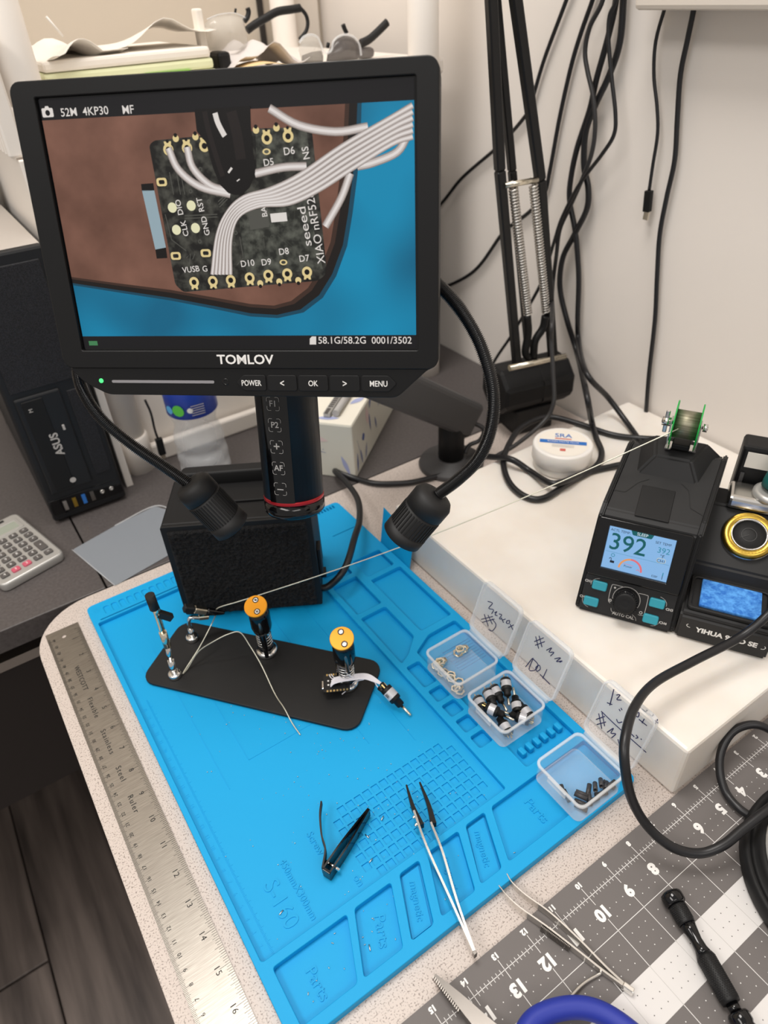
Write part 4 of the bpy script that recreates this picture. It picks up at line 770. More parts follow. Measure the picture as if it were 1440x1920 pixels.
B().box((-.0075, -.0075, .0011), (.007, .0045, .006), .0008).to('clamp_block', 'black_plastic', br)
# flux jar
t = thing('flux_jar', 'white plastic flux jar with blue banded lid on the cutting board', 'jar', (.5215, .4455, .0569))
B().lathe([(.0290, 0), (.0305, .001), (.0305, .013)], 44).to('jar_body', 'jar_plastic', t)
ld = B().lathe([(.0325, .011), (.0330, .0120), (.0330, .0275), (.0318, .0290), (.0300, .0292)], 44).to('lid', 'jar_plastic', t)
LJ = M.Translation((0, 0, .0294)) @ M.Rotation(math.radians(-47), 4, 'Z')
lbd = B().disc((0, 0), .0280, 0, 40, mt=LJ).to('lid_label', 'label_cream', t)
LJ = LJ @ M.Translation((0, 0, .0002))
B().poly([(-.0255, -.0030), (.0255, -.0030), (.0255, .0040), (-.0255, .0040)], 0, mt=LJ).mesh(text_mesh('SRA', .0110, 0, bold=.0001), LJ @ TR(0, .0140)).to('label_band', 'blue_print', lbd)
B().poly([(-.009, .0065), (.009, .0065), (.009, .0085), (-.009, .0085)], 0, mt=LJ).poly([(-.003, -.0180), (.003, -.0180), (.003, -.0130), (-.003, -.0130)], 0, mt=LJ).to('label_red', 'red_print', lbd)
B().mesh(text_mesh('ROSIN PASTE FLUX', .0040, 0), LJ @ TR(0, .0005, .0002)).to('band_text', 'ink_white', lbd)
b = B()
for k in range(3): b.poly([(-.012, -.006 - .002 * k), (.012, -.006 - .002 * k), (.012, -.0054 - .002 * k), (-.012, -.0054 - .002 * k)], 0, mt=LJ)
b.to('fine_print', 'ink_grey', lbd)

# ------------------------------------------------------------------ cables
def risen(pts):
    """carry a wall cable on up the wall from its highest point"""
    pts = [tuple(p) for p in pts]
    for end in (0, -1):
        p = pts[end]
        if p[2] > .47 and p[0] > .6:
            up = [(p[0], p[1] + .006, p[2] + .08), (p[0], p[1] - .004, p[2] + .22), (p[0], p[1] + .003, p[2] + .42)]
            pts = up[::-1] + pts if end == 0 else pts + up
    return pts
def cable(name, pts, r, label, m='cable', sub=8, group=None, n=10):
    pts = risen(pts)
    return tag(B().tube(pts, r, n, sub).to(name, m), label, 'cable', group)
cable('power_cable', [(0.6534,0.3717,0.075),(0.6311,0.4204,0.062),(0.6111,0.45,0.0605),(0.5989,0.493,0.0605),(0.5817,0.5267,0.0605),(0.5414,0.5287,0.0605),(0.5043,0.511,0.0605),(0.4708,0.4848,0.0605),(0.4483,0.4502,0.0605),(0.4444,0.4209,0.0605),(0.458,0.4069,0.0605),(0.4977,0.4109,0.0605),(0.5426,0.414,0.0605),(0.569,0.428,0.062),(0.582,0.4487,0.067),(0.6025,0.4745,0.0685),(0.5887,0.4775,0.11)] + [(0.688,0.583,0.0927),(0.688,0.6088,0.1331),(0.688,0.6273,0.1712),(0.688,0.6284,0.2091),(0.688,0.6136,0.242),(0.688,0.5992,0.2741),(0.688,0.6008,0.2976),(0.688,0.6116,0.3208),(0.688,0.6149,0.3538),(0.688,0.6064,0.3811),(0.688,0.5918,0.4112),(0.688,0.5834,0.4409),(0.688,0.5861,0.4766),(0.688,0.5895,0.5022)], .0036, 'thick black cable looping round the flux jar and rising up the wall')
cable('power_cable', [(0.5755,0.394,0.064),(0.5612,0.4036,0.0605),(0.5286,0.4128,0.0605),(0.4879,0.4088,0.068),(0.4744,0.4167,0.068),(0.4814,0.4534,0.0605),(0.4722,0.473,0.069),(0.4683,0.4994,0.0605),(0.4696,0.5285,0.045),(0.4838,0.5587,0.01),(0.4504,0.5706,0.0045),(0.415,0.5793,0.0042),(0.3912,0.5918,0.0042),(0.3707,0.6091,0.0042),(0.3563,0.6365,0.0042),(0.3411,0.652,0.012),(0.3338,0.6108,0.02),(0.3206,0.5636,0.028),(0.2973,0.5227,0.035),(0.2745,0.4957,0.04),(0.2435,0.4655,0.035),(0.2238,0.4653,0.022),(0.2132,0.471,0.02)], .0036, 'black cable running from the fume extractor across the table to the station')
cable('power_cable', [(0.688,0.5989,0.5025),(0.688,0.5957,0.4767),(0.688,0.5999,0.4451),(0.688,0.6088,0.4063),(0.688,0.6129,0.378),(0.688,0.6247,0.3389),(0.688,0.6295,0.3066),(0.688,0.6278,0.2799),(0.688,0.6137,0.2483),(0.688,0.6042,0.2181),(0.688,0.597,0.1864),(0.688,0.5908,0.1388),(0.688,0.5843,0.1113)] + [(0.6132,0.5022,0.12),(0.6407,0.4869,0.085),(0.6435,0.4604,0.066),(0.6298,0.4276,0.0605),(0.6119,0.3974,0.0605)], .0034, 'black cable coming down the wall and passing behind the station')
cable('power_cable', [(0.68,0.6084,0.503),(0.68,0.6062,0.4771),(0.68,0.6193,0.4545),(0.68,0.6223,0.4332),(0.68,0.6151,0.4141),(0.68,0.6035,0.3924),(0.68,0.5953,0.3648),(0.68,0.5951,0.3381),(0.68,0.6033,0.3118),(0.68,0.6178,0.2769),(0.68,0.6308,0.2463),(0.68,0.6323,0.2132),(0.68,0.6329,0.1716)] + [(0.5851,0.5402,0.1819),(0.5796,0.5324,0.1599),(0.5723,0.5176,0.1269),(0.5637,0.5039,0.0968),(0.5497,0.5028,0.0769),(0.5071,0.5014,0.0626),(0.4698,0.5009,0.0584)], .0026, 'thin black cable crossing in front of the boom arm foot', 'cable_grey')
cable('power_cable', [(0.674,0.5854,0.5025),(0.674,0.5836,0.4773),(0.674,0.5892,0.4642),(0.674,0.5866,0.4441),(0.674,0.5757,0.411),(0.674,0.5644,0.3797),(0.674,0.5625,0.3597),(0.674,0.575,0.3393),(0.674,0.5923,0.3177),(0.674,0.6068,0.2971),(0.674,0.6245,0.2614),(0.674,0.6323,0.2343),(0.674,0.6413,0.1987),(0.674,0.6519,0.1678),(0.674,0.6729,0.1283),(0.674,0.6988,0.0828),(0.674,0.7297,0.0336),(0.674,0.7596,-0.0267),(0.674,0.7768,-0.0783),(0.674,0.7821,-0.1117)], .0022, 'thin black cable branching left behind the two springs')
cable('power_cable', [(0.694,0.6293,0.4945),(0.694,0.6326,0.4766),(0.694,0.6435,0.4485),(0.694,0.6532,0.4165),(0.694,0.6633,0.3636),(0.694,0.6709,0.3056),(0.694,0.6772,0.2767),(0.694,0.7013,0.2509),(0.694,0.739,0.2235),(0.694,0.7542,0.2089),(0.694,0.7947,0.1586),(0.694,0.8347,0.1273),(0.694,0.8983,0.0938),(0.694,1.0246,0.0414)], .0026, 'black cable sagging left behind the boom arm to the screen edge')
cable('power_cable', [(0.694,0.6614,0.4997),(0.694,0.6701,0.4768),(0.694,0.6954,0.4234),(0.694,0.7084,0.3871),(0.694,0.716,0.3661),(0.694,0.7642,0.3238),(0.694,0.8405,0.272),(0.694,0.8898,0.2279),(0.694,0.9556,0.181)], .0024, 'straight black cable slanting down the wall behind the upper boom arm')
t = thing('usb_cable', 'hanging black cable ending in a micro USB plug on the right wall', 'cable', (.69, .52, .28))
B().tube(risen([(0.69,0.5376,0.5006),(0.69,0.5352,0.4762),(0.69,0.5401,0.4442),(0.69,0.5358,0.4151),(0.69,0.5254,0.3876),(0.69,0.519,0.3639),(0.69,0.518,0.3335),(0.69,0.517,0.3082)]), .0018, 8).to('lead', 'cable', t, True)
pA, pB, pC = [V(p) for p in [(0.69,0.5171,0.3087),(0.69,0.515,0.287),(0.69,0.5153,0.2785)]]
B().box((-.0042, -.0030, 0), (.0042, .0030, (pB - pA).length), .001, M.Translation(pA) @ (pB - pA).to_track_quat('Z', 'X').to_matrix().to_4x4()).to('plug_body', 'black_plastic', t, True)
B().box((-.0030, -.0012, 0), (.0030, .0012, (pC - pB).length), .0002, M.Translation(pB) @ (pC - pB).to_track_quat('Z', 'X').to_matrix().to_4x4()).to('plug_tip', 'nickel', t, True)
cable('power_cable', [(0.692,0.5063,0.4996),(0.692,0.5045,0.476),(0.692,0.5051,0.4471),(0.692,0.5058,0.4166),(0.692,0.5002,0.3801),(0.692,0.4938,0.3417),(0.692,0.4948,0.3051),(0.692,0.4945,0.2664),(0.692,0.4873,0.2209),(0.692,0.4789,0.1729),(0.692,0.472,0.1069),(0.692,0.4648,0.0543)], .0026, 'long black cable hanging straight down the right wall beside the USB plug')
t = thing('usb_lead', 'short black USB lead hanging beside the white shelf post', 'cable', (.185, .815, 0))
B().tube([(0.1719,0.815,0.1015),(0.1744,0.815,0.0817),(0.1735,0.815,0.0586),(0.1744,0.815,0.0423)], .0015, 8).to('lead', 'cable', t, True)
pA, pB = [V(p) for p in [(0.1749,0.815,0.0445),(0.1746,0.815,0.02)]]
B().box((-.0045, -.003, 0), (.0045, .003, (pB - pA).length), .001, M.Translation(pA) @ (pB - pA).to_track_quat('Z', 'X').to_matrix().to_4x4()).to('plug', 'black_plastic', t, True)
B().box((-.003, -.0015, 0), (.003, .0015, .006), 0, M.Translation(pB) @ (pB - pA).to_track_quat('Z', 'X').to_matrix().to_4x4()).to('plug_tip', 'nickel', t, True)

# ------------------------------------------------------------------ spring boom arm on the table by the wall
t = thing('boom_arm', 'black spring balanced boom arm standing by the right wall', 'boom arm', (.635, .605, 0))
def bar(a, c, w_, name, m='black_steel'):
    a, c = V(a), V(c); d = c - a; return B().box((-w_, -w_, 0), (w_, w_, d.length), w_ * .3, M.Translation(a) @ d.to_track_quat('Z', 'Y').to_matrix().to_4x4(), seg=1).to(name, m, t, True)
PLN = (.6214, .598, .208, .978)
A1, A2, A3 = [V(p) for p in [(0.5979,0.603,0.0935),(0.5568,0.6117,0.3348),(0.5382,0.6157,0.484)]]; bar(A1, A2, .0052, 'arm_bar'); bar(A2, A2 + (A3 - A2) * 1.7, .0052, 'arm_bar')
A1, A2, A3 = [V(p) for p in [(0.6228,0.6117,0.113),(0.5827,0.6202,0.3297),(0.5536,0.6264,0.4834)]]; bar(A1, A2, .0042, 'arm_bar'); bar(A2, A2 + (A3 - A2) * 1.7, .0042, 'arm_bar')
A1, A2, A3 = [V(p) for p in [(0.6534,0.5912,0.0808),(0.6079,0.6009,0.3189),(0.5641,0.6102,0.4828)]]; bar(A1, A2, .0054, 'arm_bar'); bar(A2, A2 + (A3 - A2) * 1.7, .0054, 'arm_bar')
for a, c in ([(0.5712,0.6047,0.3165),(0.6037,0.5978,0.1658)], [(0.5962,0.5994,0.3171),(0.6294,0.5923,0.1643)]):
    a, c = V(a), V(c); d = c - a; q = M.Translation(a) @ d.to_track_quat('Z', 'Y').to_matrix().to_4x4(); turns = 46; pts = []
    for k in range(turns * 8 + 1): e = 2 * math.pi * k / 8; pts.append(tuple(q @ V((.0046 * math.cos(e), .0046 * math.sin(e), d.length * k / (turns * 8)))))
    s = B().tube(pts, .00125, 5, 1).to('spring', 'steel', t, True)
    B().cyl(a - d.normalized() * .008, a + d.normalized() * .004, .0016, 8).to('spring_hook', 'chrome', s, True)
A1, A2 = [V(p) for p in [(0.559,0.6053,0.3205),(0.5995,0.5967,0.3214)]]; B().cyl(A1, A2, .0032, 12).to('spring_bar', 'nickel', t, True)
b = B().tube([(0.6022,0.5981,0.1661),(0.6061,0.5973,0.1409),(0.6045,0.5976,0.1159),(0.6109,0.5962,0.1056)], .0050, 8).tube([(0.6292,0.5923,0.1595),(0.6271,0.5928,0.1437),(0.6173,0.5949,0.1278),(0.6173,0.5949,0.1042)], .0050, 8); b.to('tape_wrap', 'black_plastic', t, True)
oct_ = [(math.cos(math.radians(22.5 + 45 * k)) * .037, math.sin(math.radians(22.5 + 45 * k)) * .034) for k in range(8)]
DV = V((.978, -.208, 0)); c0 = V([(0.6226,0.6057,0.0644)][0])
HB = frame(c0 - DV * .052, (.208, .978, 0), (0, 0, 1), DV)
hs = B().prism(oct_, 0, .104, HB, bev=.004).to('base_housing', 'soft_black', t, True)
B().prism([(x * 1.01, y * 1.01) for x, y in oct_], .0555, .0565, HB).to('housing_seam', 'black_matte', hs, True)
A1, A2 = [V(p) for p in [(0.5636,0.5823,0.1119),(0.644,0.5652,0.11)]]; B().cyl(A1, A2, .0038, 12).to('pivot_rod', 'nickel', t, True)
B().box((-.030, -.024, 0), (.030, .024, c0.z - .028), .003, M.Translation((c0.x, c0.y, .0003)) @ M.Rotation(math.atan2(-.208, .978), 4, 'Z')).to('clamp_foot', 'black_matte', t, True)
# ------------------------------------------------------------------ fume extractor
FE = frame((.0925, .5283, .0083), (.8637, -.5040, 0), (.5040, .8637, 0), (0, 0, 1))
t = thing('fume_extractor', 'black box fume extractor with foam filter front standing on the mat', 'fume extractor', matrix=FE)
B().box((0, .004, 0), (.137, .075, .112), .002).to('housing', 'soft_black', t)
B().mesh(plate_mesh(rrect(0, 0, .137, .112, .002), [rrect(.006, .010, .131, .106, .001)], -.004, .0, .0004), frame((0, 0, 0), (1, 0, 0), (0, 0, 1), (0, -1, 0))).to('front_frame', 'soft_black', t)
fb = B()
n = 80; vs = []; fs = []
for i in range(n + 1):
    for j in range(n + 1):
        e = 0 if i in (0, n) or j in (0, n) else random.uniform(.0005, .0040); vs.append((.005 + .127 * i / n, .002 - e - .002, .002 + .105 * j / n))
for i in range(n):
    for j in range(n): a = i * (n + 1) + j; fs.append((a, a + n + 1, a + n + 2, a + 1))
fb.add(vs, fs, 0, True); fb.to('foam_filter', 'foam_black', t)
B().mesh(plate_mesh(rrect(.020, .030, .120, .073, .010), [], .112, .1145, .0008)).to('top_ridge', 'soft_black', t)
B().mesh(plate_mesh(rrect(.012, .060, .124, .074, .005), [], .112, .128, .002)).to('top_handle', 'soft_black', t)
B().box((.0635, .0005, .1118), (.0705, .0045, .1130)).to('white_tab', 'ink_white', t)
B().box((.137, .010, .030), (.1405, .024, .064), .001).to('power_switch', 'black_matte', t)
B().cyl((.137, .030, .016), (.142, .030, .016), .0055, 14).to('cable_gland', 'black_matte', t)

# ------------------------------------------------------------------ helping hands on their steel plate
PA = math.atan2(-.777, .63)
o = B().mesh(plate_mesh(rrect(-.1045, -.0388, .1045, .0388, .013), [], 0, .003, .0006)).to('base_plate', 'black_matte'); place(o, M.Translation((.1230, .4190, .0043)) @ M.Rotation(PA, 4, 'Z')); tag(o, 'flat black rounded steel plate under the clip arms', 'plate')
MATS['black_matte'].node_tree.nodes['Principled BSDF'].inputs['Roughness'].default_value = .6
ZP = .0074
def holder(loc, label, rz, jaw=None):
    t = thing('spring_clamp', label, 'clamp', loc, rz, 'orange topped clamps on the plate')
    B().lathe([(.0095, 0), (.0100, .0008), (.0100, .0040), (.0085, .0052), (.0060, .0054)], 30).to('magnet_base', 'chrome', t)
    B().lathe([(.0076, .0045), (.0076, .0110), (.0050, .0125)], 26).to('hub', 'gloss_black', t)
    pts = [(.0068 * math.cos(k * .6), .0068 * math.sin(k * .6), .011 + .016 * k / 50) for k in range(51)]; B().tube(pts, .0006, 6, 1).to('spring', 'chrome', t)
    B().cyl((0, 0, .010), (0, 0, .055), .0035, 14).to('shaft', 'gloss_black', t)
    B().lathe([(.0050, .0265), (.0082, .0305), (.0095, .036), (.0095, .050), (.0085, .056), (.005, .058)], 30).to('body', 'gloss_black', t)
    dt = M.Translation((-.001, -.003, .0625)) @ M.Rotation(math.radians(24), 4, 'X') @ M.Rotation(math.radians(-6), 4, 'Y')
    cp = B().lathe([(.0093, -.0002), (.0102, .0004), (.0102, .0022), (.0098, .0026)], 36, dt).to('orange_cap', 'orange_metal', t)
    for y in (-.0055, .0055):
        B().lathe([(.0021, .0027), (.0021, .0030), (.0012, .0030), (.0010, .0024)], 14, dt @ M.Translation((.0008, y, 0))).to('screw', 'chrome', cp)
        B().disc((.0008, y), .0028, .00275, 14, r2=.0021, mt=dt).to('screw_seat', 'ink_black', cp)
    B().cyl((-.0005, -.0110, .030), (-.001, -.0060, .058), .0017, 10).to('lever_rod', 'dark_steel', t)
    B().tube(jaw or [(-.0005, -.0105, .036), (0, -.0125, .024), (0, -.0135, .0135), (0, -.0145, .0085)], lambda q: .0030 - .0012 * q, 10).to('jaw_sleeve', 'gloss_black', t, bool(jaw))
    return t
h1 = [(0.1374,0.4373,0.0071)][0]; h2 = [(0.1789,0.36,0.0071)][0]; pc = [(0.1682,0.3601,0.0165)][0]
holder((h1[0], h1[1], ZP), 'orange topped spring clamp at the middle of the black plate', math.radians(-22))
holder((h2[0], h2[1], ZP), 'orange topped spring clamp holding the small circuit board', math.radians(-16), [(0.1719,0.3587,0.047),(0.1729,0.3614,0.034),(0.1737,0.3648,0.0215),(0.173,0.3642,0.0182)])
def magnet(t, x, y):
    B().lathe([(.0058, 0), (.0060, .0005), (.0060, .0042), (.0052, .0050), (.0030, .0052)], 24, M.Translation((x, y, ZP))).to('magnet_base', 'chrome', t, True)
t = thing('clip_arm', 'tall chrome clip arm with black tipped jaws at the left of the plate', 'clip', (.0557, .4612, ZP), group='clip arms on the plate')
magnet(t, .0557, .4612)
VA = [V(p) for p in [(0.0557,0.4612,0.0115),(0.0563,0.4611,0.0288),(0.0576,0.461,0.0466),(0.0577,0.4609,0.065),(0.058,0.4609,0.0814),(0.0576,0.461,0.1039)]]
B().cyl(VA[0], VA[1], .0030, 14).to('socket', 'chrome', t, True); B().cyl(VA[1], VA[2], .0024, 12).to('rod', 'chrome', t, True); B().cyl(VA[2], VA[3], .0034, 12).to('ferrule', 'nickel', t, True)
cl = B().tube([VA[3], VA[4], VA[5]], .0030, 8, 3, flat=.7).to('clip_body', 'nickel', t, True)
J = [V(p) for p in [(0.0586,0.4608,0.0971),(0.0549,0.4613,0.1071),(0.059,0.4608,0.0874),(0.0684,0.4593,0.0776)]]
B().tube([VA[5] + (VA[4] - VA[5]) * .45, VA[5] + (VA[5] - VA[4]) * .25], .0042, 10).to('jaw_tip', 'black_matte', cl, True)
B().tube([J[0], J[2]], .0032, 8).to('clip_lever', 'nickel', cl, True); B().box((-.0030, -.0030, 0), (.0030, .0030, (J[3] - J[2]).length), .0008, M.Translation(J[2]) @ (J[3] - J[2]).to_track_quat('Z', 'Y').to_matrix().to_4x4()).to('lever_tip', 'black_matte', cl, True)
t = thing('clip_arm', 'bent chrome clip arm at the back of the plate gripping the solder wire', 'clip', (.0858, .4945, ZP), group='clip arms on the plate')
magnet(t, .0858, .4945)
VB = [V(p) for p in [(0.086,0.4945,0.0091),(0.0867,0.4943,0.0222),(0.087,0.4943,0.0308),(0.09,0.4937,0.0352),(0.0972,0.4922,0.0319),(0.1015,0.4913,0.0287)]]
B().cyl(VB[0], VB[1], .0026, 12).to('socket', 'chrome', t, True); B().tube(VB[1:5], .0019, 10).to('bent_rod', 'chrome', t, True)
K = [V(p) for p in [(0.0862,0.4944,0.0497),(0.0948,0.4928,0.0444),(0.1051,0.4904,0.0373),(0.114,0.4879,0.0324),(0.1198,0.4861,0.0296),(0.0963,0.4924,0.0323),(0.1057,0.4902,0.0298)]]
def hexbar(a, c, w_, name, m, par):
    d = c - a; return B().box((-w_, -w_, 0), (w_, w_, d.length), w_ * .3, M.Translation(a) @ d.to_track_quat('Z', 'Y').to_matrix().to_4x4(), seg=1).to(name, m, par, True)
cl = hexbar(K[1], K[2], .0032, 'clip_body', 'nickel', t); hexbar(K[0], K[1] , .0036, 'lever_tip', 'black_matte', cl); B().tube([K[2], K[3], K[4]], lambda q: .0042 - .0026 * q, 10).to('jaw_tip', 'gloss_black', cl, True); hexbar(K[5], K[6], .0022, 'lower_jaw', 'nickel', cl)

# small circuit board with ribbon wires and a wired plug
PB = M.Translation(pc) @ M.Rotation(math.atan2(-.486, .874), 4, 'Z') @ M.Diagonal((1.1, 1.1, 1, 1))
pb = thing('circuit_board', 'tiny black circuit board with white ribbon wires under the right clamp', 'circuit board', matrix=PB)
B().mesh(plate_mesh(rrect(-.0105, -.0089, .0105, .0089, .0016), [], 0, .0012)).to('board', 'pcb_black', pb)
B().box((-.0122, -.0042, -.0030), (-.0050, .0042, .0), .0008).to('usb_socket', 'steel', pb)
b = B()
for k in range(7):
    for y in (-.0080, .0080): b.box((-.0080 + k * .0026, y - .0009, .0011), (-.0066 + k * .0026, y + .0009, .0014))
b.to('edge_pad', 'gold', pb)
b = B()
for x, y in ((-.0065, -.0020), (-.0065, .0020), (-.0035, -.0020), (-.0035, .0020)): b.disc((x, y), .0008, .0014, 10)
b.box((.0035, -.0012, .0012), (.0060, .0008, .0017)); b.to('test_pad', 'ink_white', pb)
b = B().box((-.0010, -.0040, .0012), (.0030, .0030, .0020)); b.box((.0070, -.0060, .0012), (.0086, .0010, .0016)); b.to('chip', 'black_plastic', pb)
rib = [(0.1618,0.3591,0.0185),(0.1657,0.3597,0.0215),(0.1719,0.3571,0.0225),(0.1804,0.3531,0.0225),(0.1889,0.3473,0.0235),(0.1935,0.3416,0.023),(0.1972,0.3322,0.0225)]
for k in range(6):
    off = V((.0011, .0020, 0)) * (k - 2.5) * .5; pts = [V(p) + off * (1 if 0 < i < 6 else .35) for i, p in enumerate(rib)]
    B().tube(pts, .00055, 6, 6).to('ribbon_wire', 'wire_white', pb, True)
for p in ([(0.1671,0.371,0.018),(0.1666,0.3652,0.019),(0.1689,0.3596,0.0215)], [(0.169,0.3703,0.018),(0.1687,0.3651,0.019),(0.171,0.3595,0.0215)], [(0.1767,0.3612,0.03),(0.1775,0.355,0.027),(0.1815,0.3513,0.0235)], [(0.1876,0.3454,0.022),(0.1815,0.3523,0.016),(0.1747,0.3527,0.011),(0.1684,0.3527,0.0085)], [(0.1947,0.341,0.022),(0.1947,0.3363,0.018),(0.1951,0.3328,0.017)]): B().tube(p, .0005, 6, 6).to('loose_wire', 'wire_white', pb, True)
def jackplug(t, mt, lab_rot=0, world=False):
    b = B().lathe([(.0060, 0), (.0066, .0008), (.0066, .0130), (.0058, .0140), (.0044, .0145), (.0044, .0195), (.0030, .0205)], 24, mt); o = b.to('plug_body', 'black_plastic', t, world)
    B().lathe([(.00672, .0035), (.00672, .0105)], 24, mt, cap=False).to('plug_label', 'label_silver', t, world)
    b = B()
    for k in range(4): b.box((-.0020 + k * .0008, .0066, .0045), (-.0017 + k * .0008, .00692, .0085 - .0008 * (k % 2)), 0, mt @ M.Rotation(lab_rot, 4, 'Z'))
    b.to('label_print', 'ink_black', t, world)
    B().lathe([(.0016, .0200), (.0016, .0310), (.0010, .0318)], 12, mt).to('shaft', 'nickel', t, world)
    for a in (0, 2.1, 4.2): B().box((.0028, -.0007, -.0040), (.0034, .0007, .0005), 0, mt @ M.Rotation(a, 4, 'Z')).to('contact_pin', 'gold', t, world)
    return o
a_, c_ = [V(p) for p in [(0.1983,0.3282,0.02),(0.2048,0.3039,0.0072)]]
mt = M.Translation(a_) @ (c_ - a_).to_track_quat('Z', 'Y').to_matrix().to_4x4() @ M.Diagonal((.80, .80, 1.0, 1))
jackplug(pb, mt, 1.0, True)
for p, q in ([(0.1976,0.3327,0.0225),(0.1981,0.3279,0.0205)], [(0.1954,0.3333,0.017),(0.1961,0.3276,0.018)]): B().cyl(p, q, .0021, 10).to('shrink_sleeve', 'black_matte', pb, True)

# solder strand from the reel to the clip and down to the plate
o = B().tube([(0.0444,0.074,0.1575)] and [tuple(SF @ V((.0470, .0962, .1400)))] + [tuple(V(SF @ V((.0470, .0962, .1400))).lerp(V([(0.1154,0.4875,0.0377)][0]), f) + V((0, 0, -.012 * math.sin(math.pi * f)))) for f in (.15, .3, .45, .6, .75, .88, .95)] + [(0.1154,0.4875,0.0377),(0.1121,0.4885,0.0302)] + [(0.102,0.4744,0.034),(0.0854,0.4674,0.022),(0.0689,0.4618,0.012),(0.0623,0.4587,0.0085),(0.0681,0.4611,0.0095),(0.0817,0.4621,0.022),(0.0961,0.4568,0.031),(0.1099,0.4523,0.036),(0.1195,0.4477,0.036),(0.1225,0.4374,0.026),(0.1232,0.4176,0.017),(0.1207,0.3888,0.0085),(0.1202,0.3696,0.0085),(0.1192,0.3537,0.006),(0.1195,0.3403,0.0048)], .00055, 8, 8).to('solder_strand', 'solder_wire_mat'); tag(o, 'thin silver solder strand stretched from the reel to the clip arm', 'wire')

# ------------------------------------------------------------------ clear hinged boxes with contents
SCRIPT = {}
SCRIPT[0] = ([(0.3095,0.3256,0.0606),(0.3101,0.3202,0.0623),(0.3079,0.3221,0.0558),(0.3086,0.3167,0.0579),(0.3071,0.3171,0.0534)], [(0.3081,0.3145,0.0563),(0.3089,0.3127,0.0587),(0.3077,0.3134,0.0551),(0.3079,0.3108,0.0558)], [(0.3088,0.3096,0.0585),(0.3091,0.3067,0.0594),(0.3076,0.3075,0.055),(0.3081,0.3048,0.0565)], [(0.3083,0.3061,0.0571),(0.3075,0.302,0.0546)], [(0.3079,0.3041,0.0559),(0.3089,0.3016,0.0587)], [(0.3087,0.2995,0.0583),(0.3094,0.2971,0.0603),(0.3086,0.2964,0.0578),(0.3081,0.299,0.0563),(0.3087,0.2995,0.0583)], [(0.3073,0.2956,0.0541),(0.3092,0.2917,0.0596)], [(0.3086,0.2951,0.058),(0.3078,0.2906,0.0554)], [(0.303,0.3257,0.0416),(0.3066,0.315,0.0521)], [(0.3025,0.3234,0.04),(0.3063,0.3125,0.0511)], [(0.3052,0.3245,0.0479),(0.3029,0.3158,0.041)], [(0.3059,0.3204,0.0499),(0.3044,0.3125,0.0457)], [(0.3059,0.3149,0.0498),(0.3051,0.3085,0.0477),(0.3026,0.31,0.0404),(0.3021,0.3143,0.0389)])
SCRIPT[1] = ([(0.3092,0.2665,0.0611),(0.3121,0.2599,0.0697)], [(0.3085,0.2643,0.0591),(0.3114,0.2576,0.0677)], [(0.3108,0.2671,0.0659),(0.3084,0.2602,0.0587)], [(0.3117,0.2645,0.0685),(0.3095,0.2579,0.062)], [(0.3097,0.253,0.0626),(0.3113,0.2495,0.0675),(0.3098,0.2502,0.0629),(0.3107,0.2461,0.0656),(0.3091,0.2476,0.0609)], [(0.3093,0.2433,0.0615),(0.3108,0.2388,0.0657),(0.309,0.2408,0.0606),(0.3104,0.2365,0.0645),(0.3095,0.2378,0.0621)], [(0.3008,0.265,0.0365),(0.3048,0.2617,0.0482),(0.3009,0.2611,0.0368),(0.3021,0.2557,0.0403),(0.3042,0.2551,0.0464),(0.3046,0.2614,0.0475)], [(0.3035,0.2555,0.0445),(0.3043,0.2536,0.0469),(0.3036,0.2516,0.0446),(0.3023,0.2534,0.041),(0.3028,0.2557,0.0422),(0.3035,0.2555,0.0445)], [(0.3022,0.2497,0.0405),(0.3019,0.2382,0.0398)], [(0.305,0.2459,0.0487),(0.3018,0.2461,0.0395)])
